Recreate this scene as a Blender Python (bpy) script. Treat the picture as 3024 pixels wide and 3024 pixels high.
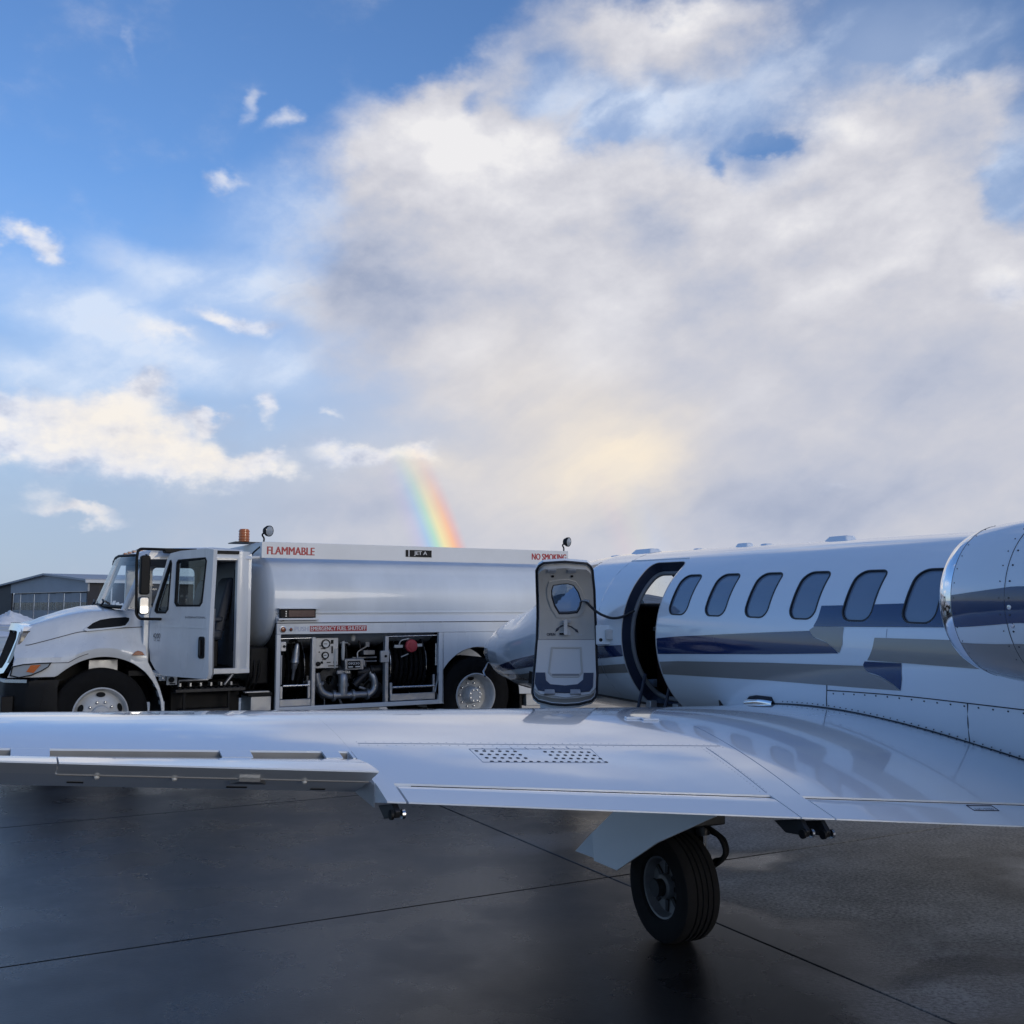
import bpy, bmesh, math, random
from mathutils import Vector, Matrix, geometry
random.seed(7)
PI = math.pi
SC = bpy.context.scene
COL = SC.collection
for o in list(bpy.data.objects): bpy.data.objects.remove(o, do_unlink=True)

# ------------------------------------------------------------------ camera
cam_d = bpy.data.cameras.new('camera'); cam = bpy.data.objects.new('camera', cam_d); COL.objects.link(cam)
cam_d.sensor_width = 36; cam_d.lens = 36 * 3000 / 3024; cam_d.clip_start = .05; cam_d.clip_end = 6000
cam.location = (0, 0, 1.75); cam.rotation_euler = (math.radians(90 + 5.294), 0, 0)
SC.camera = cam
SC.view_settings.view_transform = 'Standard'; SC.view_settings.look = 'None'
SC.view_settings.exposure = 0.2; SC.view_settings.gamma = 1
SC.render.engine = 'CYCLES'
SC.cycles.use_adaptive_sampling = True; SC.cycles.adaptive_threshold = .015; SC.cycles.adaptive_min_samples = 12
SC.cycles.max_bounces = 7; SC.cycles.diffuse_bounces = 3; SC.cycles.glossy_bounces = 4; SC.cycles.use_denoising = True

# ------------------------------------------------------------------ sun and sky
SUN_AZ, SUN_EL = 137.0, 10.0
a_, e_ = math.radians(SUN_AZ), math.radians(SUN_EL)
SUN_DIR = Vector((math.sin(a_) * math.cos(e_), math.cos(a_) * math.cos(e_), math.sin(e_)))
sl = bpy.data.lights.new('sun', 'SUN'); sl.energy = 0.65; sl.angle = math.radians(20); sl.color = (1, .9, .76)
so = bpy.data.objects.new('sun', sl); COL.objects.link(so); so.rotation_euler = (SUN_DIR).to_track_quat('Z', 'Y').to_euler()

def lin(c):
    c = c / 255.
    return c / 12.92 if c <= .04045 else ((c + .055) / 1.055) ** 2.4
def rgb(r, g, b): return (lin(r), lin(g), lin(b), 1)

class NT:
    """small helper round a node tree"""
    def __init__(s, tree): s.t = tree; s.n = tree.nodes; s.l = tree.links
    def new(s, t, **k):
        n = s.n.new(t)
        for a, b in k.items(): setattr(n, a, b)
        return n
    def put(s, n, i, v):
        if v is None: return
        if hasattr(v, 'is_linked') or isinstance(v, bpy.types.NodeSocket): s.l.new(v, n.inputs[i])
        else: n.inputs[i].default_value = v
    def m(s, op, a, b=None, c=None, clamp=False):
        n = s.new('ShaderNodeMath', operation=op); n.use_clamp = clamp
        s.put(n, 0, a); s.put(n, 1, b); s.put(n, 2, c); return n.outputs[0]
    def vm(s, op, a, b=None, scale=None):
        n = s.new('ShaderNodeVectorMath', operation=op); s.put(n, 0, a); s.put(n, 1, b)
        if scale is not None: s.put(n, 3, scale)
        return n.outputs['Value'] if op in ('LENGTH', 'DOT_PRODUCT') else n.outputs[0]
    def rng(s, v, a, b, c=0., d=1., smooth=True):
        n = s.new('ShaderNodeMapRange', interpolation_type='SMOOTHSTEP' if smooth else 'LINEAR'); n.clamp = True
        s.put(n, 0, v)
        for i, x in enumerate((a, b, c, d)): s.put(n, i + 1, x)
        return n.outputs[0]
    def mix(s, f, a, b, bt='MIX'):
        n = s.new('ShaderNodeMix', data_type='RGBA', blend_type=bt)
        s.put(n, 0, f); s.put(n, 6, a); s.put(n, 7, b); return n.outputs[2]
    def noise(s, vec, scale, detail=4, rough=.5, dist=0., col=False):
        n = s.new('ShaderNodeTexNoise'); s.put(n, 'Vector', vec)
        n.inputs['Scale'].default_value = scale; n.inputs['Detail'].default_value = detail
        n.inputs['Roughness'].default_value = rough; n.inputs['Distortion'].default_value = dist
        return n.outputs['Color' if col else 'Fac']
    def ramp(s, f, stops, interp='LINEAR'):
        n = s.new('ShaderNodeValToRGB'); n.color_ramp.interpolation = interp
        e = n.color_ramp.elements
        while len(e) < len(stops): e.new(.5)
        for q, (p, c) in zip(e, stops): q.position = p; q.color = c
        s.put(n, 0, f); return n.outputs[0]
    def comb(s, x, y, z):
        n = s.new('ShaderNodeCombineXYZ'); s.put(n, 0, x); s.put(n, 1, y); s.put(n, 2, z); return n.outputs[0]

# cloud banks as soft patches in the sky: azimuth and elevation in degrees, half axes, tilt, weight
MASS = [(-3.6,25.2,10.6,6.2,12,1),(4.1,21.1,15.44,7.72,0,1),(16.0,17.7,18.41,9.80,0,0.9),(8.8,30.3,12.47,3.27,-4,0.85),(22.3,24.6,9.80,5.05,-10,0.8),(1.0,12.6,15.44,7.42,0,0.8),(15.7,8.4,20.79,9.80,0,0.9),(-6.8,18.2,11.5,7.2,15,0.85),(-0.2,4.9,26.73,5.94,0,0.7),(25.3,16.7,4.75,1.78,0,0.5),
        (24,12,18,14,0,.8),(48,16,26,16,0,1),(46,36,22,9,0,.8),(85,18,30,12,0,.8),(14,46,24,8,6,.7),(30,66,75,16,0,.7),(190,60,90,18,0,.6),(-110,62,50,12,0,.45),(150,26,50,15,0,.9)]  # high and rear clouds, out of view, added to brighten wing and truck
HOLE = [(6.6,26.5,3.8,1.6,10,0.62),(2.3,27.6,2.97,1.78,40,0.35),(15.3,25.2,2.6,0.8,0,0.5),(22.8,29.6,5.2,2.4,0,1.2),(24.5,27.1,2.67,1.78,0,0.5),(27.4,20.1,2.2,3.0,0,0.75),(-1.1,27.3,1.78,1.19,0,0.4),(12.1,24.6,1.07,1.07,0,0.35),(-4.6,29.5,4.75,2.67,20,0.5),(27.6,23.4,1.78,1.78,0,0.3)]
SMALL = [(-24.8,18.4,1.84,1.13,-15,0.9),(-16.3,22.4,1.84,0.83,-8,0.65),(-13.2,25.3,1.78,1.19,25,0.6),(-15.3,25.9,1.01,1.37,0,0.45),(-21.8,28.1,0.77,1.19,0,0.28),(-24.8,9.3,5.2,3.0,0,1.3),(-21.3,11.2,3.6,1.5,0,1.0),(-19.8,8.6,6.6,2.7,-10,1.3),(-16.9,7.5,5.35,1.34,0,0.7),(-23.2,5.4,5.05,0.71,0,0.8),(-25.4,6.2,2.08,0.89,0,0.45),(-27.8,9.0,3.4,2.2,0,1.1),(-13.8,10.2,1.5,1.4,0,0.95),(-16.4,9.7,1.7,0.7,0,0.9),(-13.4,7.7,2.6,1.0,0,0.8),(-8.3,7.7,4.2,1.1,5,0.85),(-5.3,8.1,2.2,1.1,0,0.85),(-9.2,10.0,1.19,0.42,0,0.5),(-17.6,15.1,2.08,1.25,-10,0.8),(-15.4,14.6,3.27,0.95,-6,0.75),(-19.8,13.8,2.38,1.01,-25,0.6),(17.3,6.9,1.78,0.48,-5,0.25),(26.3,15.6,3.27,1.78,0,0.6),
         (-40,8,9,2.4,0,.9),(-58,10,12,3,0,.8),(-75,20,5,2,0,.6),(-100,12,12,3,0,.7),(-36,30,3,1.4,0,.4)]
WISP = [(-22.0,14.4,8.5,3.0,-18,.75),(-25.2,12.0,7.,1.9,-5,.7),(-14.2,12.8,7.5,2.4,5,.6),(-13.1,16.6,7.5,2.6,-14,.75),(-18.8,16.8,6.5,2.2,-20,.5),(-13,21.5,7,3,20,.35),(-9,19,9,4.5,10,.45),(-40,14,14,4,0,.6),(7,27,13,4.5,0,.62),(21,28,10,5,0,.5),(27,20.5,4,5,0,.5)]
LIGHT = [(-8.9,27.3,3.27,1.19,15,0.5),(-2.0,25.2,7.72,2.67,-5,0.55),(1.7,24.4,3.86,1.78,0,0.3),(8.9,30.9,6.53,1.49,0,0.45),(14.7,25.0,2.08,1.19,0,0.4),(17.6,25.7,7.13,1.78,-20,0.35),(5.0,14.9,5.64,3.27,40,0.35),(-2.6,14.6,5.35,2.08,15,0.25),(19.3,17.4,5.94,1.78,22,0.35),(26.3,16.6,2.67,1.49,0,0.5),(17.8,21.1,5.35,1.49,30,0.25),(-0.2,22.3,7.72,1.78,0,0.25)]
DARK = [(-9.0,18.0,8.5,6.0,-20,0.36),(-12.3,18.8,7.72,2.2,-10,0.2),(-7.0,16.6,5.5,3.6,0,0.16),(2.6,28.0,5.94,3.27,35,0.35),(11.3,28.9,5.35,2.08,10,0.4),(8.7,20.7,4.46,2.97,45,0.3),(11.0,17.0,5.05,2.08,30,0.3),(21.3,11.5,8.91,4.46,10,0.3),(15.7,5.8,14.85,3.86,0,0.4),(-10.4,11.2,5.94,2.67,0,0.25),(25.7,24.0,3.56,2.67,0,0.35),(18.9,22.5,5.35,1.49,0,0.25),(-12.0,5.4,14.85,1.78,0,0.25)]
WARM = [(6.2,8.6,7.5,5.6,0,0.55),(7.5,8.4,3.4,3.4,0,0.25),(2.5,8.0,12,6.5,0,0.36),(1.0,13.2,8.91,4.46,0,0.22),(-22.0,9.8,7.72,3.2,0,0.45),(-16.6,8.2,6.53,2.4,0,0.4),(-5.6,7.8,5.35,1.49,0,0.5),(-23.2,5.4,5.05,1.19,0,0.45)]

def make_world():
    w = bpy.data.worlds.new('World'); SC.world = w; w.use_nodes = True
    T = NT(w.node_tree); T.n.clear()
    out = T.new('ShaderNodeOutputWorld'); bg = T.new('ShaderNodeBackground'); T.l.new(bg.outputs[0], out.inputs[0])
    tc = T.new('ShaderNodeTexCoord'); d = T.vm('NORMALIZE', tc.outputs['Generated'])
    sp = T.new('ShaderNodeSeparateXYZ'); T.l.new(d, sp.inputs[0]); x, y, z = sp.outputs
    az = T.m('MULTIPLY', T.m('ARCTAN2', x, y), 180 / PI)
    el = T.m('MULTIPLY', T.m('ARCSINE', z), 180 / PI)
    sky = T.new('ShaderNodeTexSky', sky_type='NISHITA'); sky.sun_disc = False
    sky.sun_elevation = math.radians(SUN_EL); sky.sun_rotation = math.radians(SUN_AZ); sky.air_density = 1.0; sky.dust_density = .6; sky.ozone_density = 2.0
    base = T.vm('MULTIPLY', sky.outputs[0], SKY_K)
    flat = T.comb(az, el, 0.)
    dz = T.vm('MULTIPLY', d, (1., 1., 1.5))
    w1 = T.vm('SUBTRACT', T.noise(dz, 5.0, 3, .58, col=True), (.5, .5, .5))
    w2 = T.vm('SUBTRACT', T.noise(dz, 22., 4, .62, col=True), (.5, .5, .5))
    warp = T.vm('ADD', T.vm('MULTIPLY', w1, (9., 6., 0.)), T.vm('MULTIPLY', w2, (3.0, 2.2, 0.)))
    p = T.vm('ADD', flat, warp)
    psoft = T.vm('ADD', flat, T.vm('SCALE', warp, scale=.6))
    def blobs(L, vec):
        tot = None
        for (a, e, rx, ry, r, wt) in L:
            if abs(r) < 9:
                q = T.new('ShaderNodeVectorMath', operation='MULTIPLY_ADD'); T.l.new(vec, q.inputs[0])
                q.inputs[1].default_value = (1 / rx, 1 / ry, 0.); q.inputs[2].default_value = (-a / rx, -e / ry, 0.); q = q.outputs[0]
            else:
                cr, sr = math.cos(math.radians(r)), math.sin(math.radians(r)); df = T.vm('SUBTRACT', vec, (a, e, 0.))
                q = T.comb(T.vm('DOT_PRODUCT', df, (cr / rx, sr / rx, 0.)), T.vm('DOT_PRODUCT', df, (-sr / ry, cr / ry, 0.)), 0.)
            v = T.rng(T.vm('LENGTH', q), 0., 1., wt, 0.)
            tot = v if tot is None else T.m('ADD', tot, v)
        return tot
    n1 = T.noise(dz, 9., 7, .58)
    sd = (SUN_DIR.x * .012, SUN_DIR.y * .012, .022)
    n1b = T.noise(T.vm('ADD', dz, sd), 9., 5, .58)
    relief = T.m('MULTIPLY', T.m('SUBTRACT', n1, n1b), 1.5)
    n2 = T.noise(dz, 30., 4, .6)
    nn = T.m('ADD', T.m('MULTIPLY', T.m('SUBTRACT', n1, .5), 1.0), T.m('MULTIPLY', T.m('SUBTRACT', n2, .5), .45))
    # streaky structure of falling showers, slanting down to the left
    st_ = T.comb(T.vm('DOT_PRODUCT', psoft, (.035, .022, 0.)), T.vm('DOT_PRODUCT', psoft, (-.09, .14, 0.)), 0.)
    streak = T.m('SUBTRACT', T.noise(st_, 1.6, 4, .55), .5)
    # low veil of grey rain cloud towards the horizon
    veil = T.m('MULTIPLY', T.rng(T.m('ADD', el, T.m('MULTIPLY', nn, 6.)), 23., 3.5, 0., .94), T.rng(az, -70., -10., .6, 1.))
    veilc = T.mix(T.rng(az, -24., 4.), rgb(158, 173, 198), rgb(190, 188, 195))
    veilc = T.mix(T.rng(az, 8., 20.), veilc, rgb(171, 178, 195))
    c = T.mix(veil, base, veilc)
    # thin high wisps
    wsp = T.m('MULTIPLY', blobs(WISP, psoft), T.rng(T.m('ADD', T.m('MULTIPLY', streak, 1.5), nn), -.25, .35, .35, 1.))
    c = T.mix(T.m('MINIMUM', T.m('MULTIPLY', wsp, 1.7), .85), c, rgb(208, 219, 236))
    # the large cloud bank, with the added clouds out of view
    F = T.m('SUBTRACT', blobs(MASS, p), blobs(HOLE, p))
    am = T.rng(T.m('ADD', F, T.m('MULTIPLY', nn, .55)), -.02, .72)
    S = T.m('ADD', T.m('SUBTRACT', blobs(LIGHT, psoft), blobs(DARK, psoft)), T.m('ADD', T.m('MULTIPLY', relief, T.rng(el, 10., 24., .3, 1.)), T.m('ADD', T.m('MULTIPLY', nn, .05), T.m('MULTIPLY', streak, .62))))
    S = T.m('ADD', S, T.m('MULTIPLY', T.rng(el, 4., 24.), .10))
    mc = T.ramp(T.m('MULTIPLY_ADD', S, .86, .51, clamp=True), [(0., rgb(144, 156, 182)), (.3, rgb(174, 180, 197)), (.55, rgb(193, 194, 203)), (.8, rgb(209, 209, 215)), (1., rgb(224, 223, 225))])
    c = T.mix(am, c, mc)
    # small separate clouds
    Fs = blobs(SMALL, p)
    asm = T.m('MULTIPLY', T.rng(T.m('ADD', Fs, T.m('MULTIPLY', nn, .6)), .02, .95), .92)
    sc_ = T.ramp(T.m('ADD', T.m('ADD', T.m('MULTIPLY', relief, 3.2), T.m('MULTIPLY', nn, .3)), .58, clamp=True), [(0., rgb(170, 181, 206)), (.5, rgb(212, 216, 228)), (1., rgb(234, 231, 229))])
    c = T.mix(asm, c, sc_)
    wm = T.m('MULTIPLY', T.m('MULTIPLY', blobs(WARM, psoft), T.m('MULTIPLY_ADD', streak, 2.0, 1.05)), T.m('MAXIMUM', asm, T.m('MULTIPLY', am, .85)))
    c = T.mix(T.m('MINIMUM', T.m('MULTIPLY', wm, .85), .9), c, rgb(240, 226, 204))
    # rainbow round the point opposite the sun, where the rain veil hangs low
    ca = T.vm('DOT_PRODUCT', d, tuple(-SUN_DIR))
    ang = T.m('MULTIPLY', T.m('ARCCOSINE', ca), 180 / PI)
    bt = T.rng(ang, 39.3, 42.5, 0., 1., False)
    bow = T.ramp(bt, [(0., rgb(196, 184, 214)), (.22, rgb(176, 178, 226)), (.36, rgb(140, 190, 232)), (.5, rgb(166, 222, 190)), (.62, rgb(246, 230, 150)), (.76, rgb(255, 186, 120)), (.88, rgb(244, 150, 130)), (1., rgb(225, 180, 180))])
    ba = T.ramp(bt, [(0., (0, 0, 0, 1)), (.2, (.45, .45, .45, 1)), (.4, (.9, .9, .9, 1)), (.78, (1, 1, 1, 1)), (1., (0, 0, 0, 1))])
    bm = T.m('MULTIPLY', T.m('MULTIPLY', T.rng(el, 9.6, 3.4), T.rng(az, -60., -20.)), ba)
    c = T.mix(T.m('MULTIPLY', bm, .66), c, bow)
    bow2 = T.ramp(T.rng(ang, 50.0, 53.6, 0., 1., False), [(0., (0, 0, 0, 1)), (.25, (.5, .12, .04, 1)), (.5, (.45, .4, .05, 1)), (.75, (.05, .2, .4, 1)), (1., (0, 0, 0, 1))])
    c = T.mix(T.m('MULTIPLY', T.rng(el, 9., 3.), .10), c, bow2, 'ADD')
    # below the horizon: dull ground tone
    c = T.mix(T.rng(el, -.4, -1.2), c, (.10, .105, .115, 1))
    T.l.new(c, bg.inputs[0]); bg.inputs[1].default_value = 1.0
    w.cycles.sampling_method = 'MANUAL'; w.cycles.sample_map_resolution = 256
SKY_K = (.104, .132, .183)
make_world()

# ------------------------------------------------------------------ helpers
def tag(o, label=None, cat=None, group=None, kind=None):
    if label: o['label'] = label
    if cat: o['category'] = cat
    if group: o['group'] = group
    if kind: o['kind'] = kind
    return o
def empty(name, mat=None):
    o = bpy.data.objects.new(name, None); COL.objects.link(o); o.empty_display_size = .2
    if mat is not None: o.matrix_world = mat
    return o
class MB:
    """collects faces, builds one mesh object"""
    def __init__(s): s.v = []; s.f = []; s.mi = []; s.cur = 0
    def add(s, vs, fs):
        b = len(s.v); s.v += [tuple(p) for p in vs]; s.f += [tuple(b + i for i in f) for f in fs]; s.mi += [s.cur] * len(fs); return s
    def box(s, x0, x1, y0, y1, z0, z1):
        vs = [(x, y, z) for x in (x0, x1) for y in (y0, y1) for z in (z0, z1)]
        return s.add(vs, [(0, 1, 3, 2), (4, 6, 7, 5), (0, 4, 5, 1), (2, 3, 7, 6), (0, 2, 6, 4), (1, 5, 7, 3)])
    def hexa(s, q):  # eight corner points: bottom ring 0-3, top ring 4-7
        return s.add(q, [(3, 2, 1, 0), (4, 5, 6, 7), (0, 1, 5, 4), (1, 2, 6, 5), (2, 3, 7, 6), (3, 0, 4, 7)])
    def tube(s, pts, r, n=10, caps=True):
        pts = [Vector(p) for p in pts]; k = len(pts)
        rs = r if isinstance(r, (list, tuple)) else [r] * k
        vs = []; up = None
        for i, p in enumerate(pts):
            t = (pts[min(i + 1, k - 1)] - pts[max(i - 1, 0)]).normalized()
            if up is None: up = Vector((0, 0, 1)) if abs(t.z) < .9 else Vector((1, 0, 0))
            u = (up - t * up.dot(t)).normalized(); w = t.cross(u); up = u
            vs += [p + (u * math.cos(2 * PI * j / n) + w * math.sin(2 * PI * j / n)) * rs[i] for j in range(n)]
        fs = [(i * n + j, i * n + (j + 1) % n, (i + 1) * n + (j + 1) % n, (i + 1) * n + j) for i in range(k - 1) for j in range(n)]
        if caps: fs += [tuple(range(n - 1, -1, -1)), tuple((k - 1) * n + j for j in range(n))]
        return s.add(vs, fs)
    def revolve(s, prof, c, axis, n=48, close=False):
        """prof: (along axis, radius) pairs"""
        ax = Vector(axis).normalized(); u = ax.orthogonal().normalized(); w = ax.cross(u); c = Vector(c); k = len(prof)
        vs = [c + ax * h + (u * math.cos(2 * PI * j / n) + w * math.sin(2 * PI * j / n)) * r for h, r in prof for j in range(n)]
        m = k if close else k - 1
        fs = [(i * n + j, i * n + (j + 1) % n, ((i + 1) % k) * n + (j + 1) % n, ((i + 1) % k) * n + j) for i in range(m) for j in range(n)]
        return s.add(vs, fs)
    def prism(s, poly, fn, d0, d1):
        """poly: 2D outline; fn(p,q,d)->3D; between depths d0 and d1"""
        n = len(poly); vs = [fn(p, q, d0) for p, q in poly] + [fn(p, q, d1) for p, q in poly]
        return s.add(vs, [tuple(range(n)), tuple(range(2 * n - 1, n - 1, -1))] + [(i, i + n, (i + 1) % n + n, (i + 1) % n) for i in range(n)])
    def grid(s, rows, closeu=False, closev=False):
        k, n = len(rows), len(rows[0]); vs = [p for r in rows for p in r]
        fs = [(i * n + j, i * n + (j + 1) % n, ((i + 1) % k) * n + (j + 1) % n, ((i + 1) % k) * n + j) for i in range(k if closeu else k - 1) for j in range(n if closev else n - 1)]
        return s.add(vs, fs)
    def ring(s, outer, inner, fn, d0, d1):
        """frame between two outlines with the same number of points"""
        n = len(outer)
        A = [fn(p, q, d0) for p, q in outer]; B = [fn(p, q, d0) for p, q in inner]; C = [fn(p, q, d1) for p, q in outer]; D = [fn(p, q, d1) for p, q in inner]
        fs = []
        for i in range(n):
            j = (i + 1) % n
            fs += [(i, j, n + j, n + i), (2 * n + j, 2 * n + i, 3 * n + i, 3 * n + j), (j, i, 2 * n + i, 2 * n + j), (n + i, n + j, 3 * n + j, 3 * n + i)]
        return s.add(A + B + C + D, fs)
    def build(s, name, mat, parent=None, smooth=35, bevel=0, recalc=True, seg=2):
        me = bpy.data.meshes.new(name); me.from_pydata([tuple(p) for p in s.v], [], s.f)
        mats = mat if isinstance(mat, (list, tuple)) else [mat]
        for m_ in mats: me.materials.append(m_)
        if len(mats) > 1: me.polygons.foreach_set('material_index', s.mi)
        if recalc:
            b = bmesh.new(); b.from_mesh(me); bmesh.ops.recalc_face_normals(b, faces=b.faces); b.to_mesh(me); b.free()
        if smooth:
            me.polygons.foreach_set('use_smooth', [True] * len(me.polygons)); me.set_sharp_from_angle(angle=math.radians(smooth))
        me.update()
        o = bpy.data.objects.new(name, me); COL.objects.link(o)
        if parent: o.parent = parent
        if bevel:
            bv = o.modifiers.new('bevel', 'BEVEL'); bv.width = bevel; bv.segments = seg; bv.limit_method = 'ANGLE'; bv.angle_limit = math.radians(40)
        return o
def dup(o, parent):
    c = o.copy(); COL.objects.link(c); c.parent = parent
    return c
def rrect(x0, x1, z0, z1, r, n=5):
    """outline of a rounded rectangle, r one radius or four (bl, br, tr, tl)"""
    r = r if isinstance(r, (list, tuple)) else [r] * 4
    out = []
    for (cx, cz, a0, q) in ((x0 + r[0], z0 + r[0], PI, r[0]), (x1 - r[1], z0 + r[1], 1.5 * PI, r[1]), (x1 - r[2], z1 - r[2], 0, r[2]), (x0 + r[3], z1 - r[3], .5 * PI, r[3])):
        for i in range(n + 1): out.append((cx + q * math.cos(a0 + .5 * PI * i / n), cz + q * math.sin(a0 + .5 * PI * i / n)))
    return out
def inset(poly, d):
    """shrink an outline towards its inside (polygon given counter-clockwise)"""
    n = len(poly); out = []
    ar = sum(poly[i][0] * poly[(i + 1) % n][1] - poly[(i + 1) % n][0] * poly[i][1] for i in range(n))
    sg = 1 if ar > 0 else -1
    for i in range(n):
        p0, p1, p2 = (Vector(poly[i - 1]), Vector(poly[i]), Vector(poly[(i + 1) % n]))
        a = (p1 - p0); b = (p2 - p1)
        if a.length < 1e-9: a = b
        if b.length < 1e-9: b = a
        na = Vector((-a.y, a.x)).normalized() * sg; nb = Vector((-b.y, b.x)).normalized() * sg
        m_ = na + nb; m_ = m_ / max(.3, m_.dot(na)) if m_.length > 1e-6 else na
        out.append((p1.x + m_.x * d, p1.y + m_.y * d))
    return out
def lerp(x, xs, ys):
    if x <= xs[0]: return ys[0]
    for i in range(len(xs) - 1):
        if x <= xs[i + 1]:
            t = (x - xs[i]) / (xs[i + 1] - xs[i]); return ys[i] + t * (ys[i + 1] - ys[i])
    return ys[-1]
def spl(x, xs, ys):
    """smooth interpolation through control points"""
    if x <= xs[0]: return ys[0]
    if x >= xs[-1]: return ys[-1]
    n = len(xs)
    for i in range(n - 1):
        if x <= xs[i + 1]:
            h = xs[i + 1] - xs[i]; t = (x - xs[i]) / h
            def sl_(k):
                if k == 0: return (ys[1] - ys[0]) / (xs[1] - xs[0])
                if k == n - 1: return (ys[-1] - ys[-2]) / (xs[-1] - xs[-2])
                return (ys[k + 1] - ys[k - 1]) / (xs[k + 1] - xs[k - 1])
            m0, m1 = sl_(i) * h, sl_(i + 1) * h
            return (2*t**3-3*t**2+1)*ys[i] + (t**3-2*t**2+t)*m0 + (-2*t**3+3*t**2)*ys[i+1] + (t**3-t**2)*m1
def text(name, body, org, xd, yd, w, h, mat, parent, depth=.0015, bold=0., offs=0.):
    """flat lettering fitted into w by h, lower left corner at org"""
    cu = bpy.data.curves.new(name, 'FONT'); cu.body = body; cu.extrude = 0; cu.resolution_u = 3
    to = bpy.data.objects.new(name, cu); COL.objects.link(to)
    bpy.context.view_layer.update()
    me = bpy.data.meshes.new_from_object(to.evaluated_get(bpy.context.evaluated_depsgraph_get()))
    bpy.data.objects.remove(to, do_unlink=True)
    xs = [v.co.x for v in me.vertices]; ys = [v.co.y for v in me.vertices]
    x0, x1, y0, y1 = min(xs), max(xs), min(ys), max(ys)
    X, Y, O = Vector(xd).normalized(), Vector(yd).normalized(), Vector(org); N_ = X.cross(Y)
    for v in me.vertices: v.co = O + X * ((v.co.x - x0) / (x1 - x0) * w) + Y * ((v.co.y - y0) / (y1 - y0) * h) + N_ * depth
    if bold:  # heavier strokes: the same outline again, shifted by a stroke's part
        vs = [v.co.copy() for v in me.vertices]; fs = [tuple(p.vertices) for p in me.polygons]; V, F = [], []
        for k in range(4):
            F += [tuple(i + len(V) for i in f) for f in fs]; V += [p + X * (bold * h * (k / 3 - .5)) + N_ * (.0004 * k) for p in vs]
        me = bpy.data.meshes.new(name); me.from_pydata(V, [], F)
    me.materials.clear(); me.materials.append(mat)
    o = bpy.data.objects.new(name, me); COL.objects.link(o); o.parent = parent
    return o

# ------------------------------------------------------------------ materials
def mat(name, col, rough=.5, metal=0., coat=0., spec=.5, var=.0, vscale=3., rvar=0., bump=0., bscale=60., streak=False, trans=None, emit=None):
    m_ = bpy.data.materials.new(name); m_.use_nodes = True
    T = NT(m_.node_tree); b = T.n['Principled BSDF']
    c = col if len(col) == 4 else (*col, 1)
    b.inputs['Base Color'].default_value = c; b.inputs['Roughness'].default_value = rough; b.inputs['Metallic'].default_value = metal
    b.inputs['Coat Weight'].default_value = coat; b.inputs['Coat Roughness'].default_value = .04; b.inputs['Specular IOR Level'].default_value = spec
    if var or rvar or bump:
        tc = T.new('ShaderNodeTexCoord').outputs['Object']
        if streak: tc = T.vm('MULTIPLY', tc, (1., 1., .25))
        n = T.noise(tc, vscale, 6, .6)
        if var:
            T.l.new(T.mix(T.rng(n, .3, .75), c, tuple(x * (1 - var) for x in c[:3]) + (1,)), b.inputs['Base Color'])
        if rvar:
            T.l.new(T.rng(T.noise(tc, vscale * 1.7, 5, .6), .3, .7, max(.02, rough - rvar), rough + rvar), b.inputs['Roughness'])
        if bump:
            bp = T.new('ShaderNodeBump'); bp.inputs['Strength'].default_value = bump; bp.inputs['Distance'].default_value = .004
            T.l.new(T.noise(tc, bscale, 5, .6), bp.inputs['Height']); T.l.new(bp.outputs[0], b.inputs['Normal'])
    return m_
def glass(name, tint, ior=1.5, rough=.02):
    m_ = bpy.data.materials.new(name); m_.use_nodes = True; T = NT(m_.node_tree); T.n.clear()
    o = T.new('ShaderNodeOutputMaterial'); mx = T.new('ShaderNodeMixShader'); fr = T.new('ShaderNodeLayerWeight'); fr.inputs[0].default_value = .5
    tr = T.new('ShaderNodeBsdfTransparent'); tr.inputs[0].default_value = (*tint, 1); gl = T.new('ShaderNodeBsdfGlossy'); gl.inputs['Roughness'].default_value = rough
    T.l.new(T.m('MULTIPLY_ADD', T.m('POWER', fr.outputs['Facing'], 5.), .9, .045), mx.inputs[0]); T.l.new(tr.outputs[0], mx.inputs[1]); T.l.new(gl.outputs[0], mx.inputs[2]); T.l.new(mx.outputs[0], o.inputs[0])
    return m_
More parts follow.
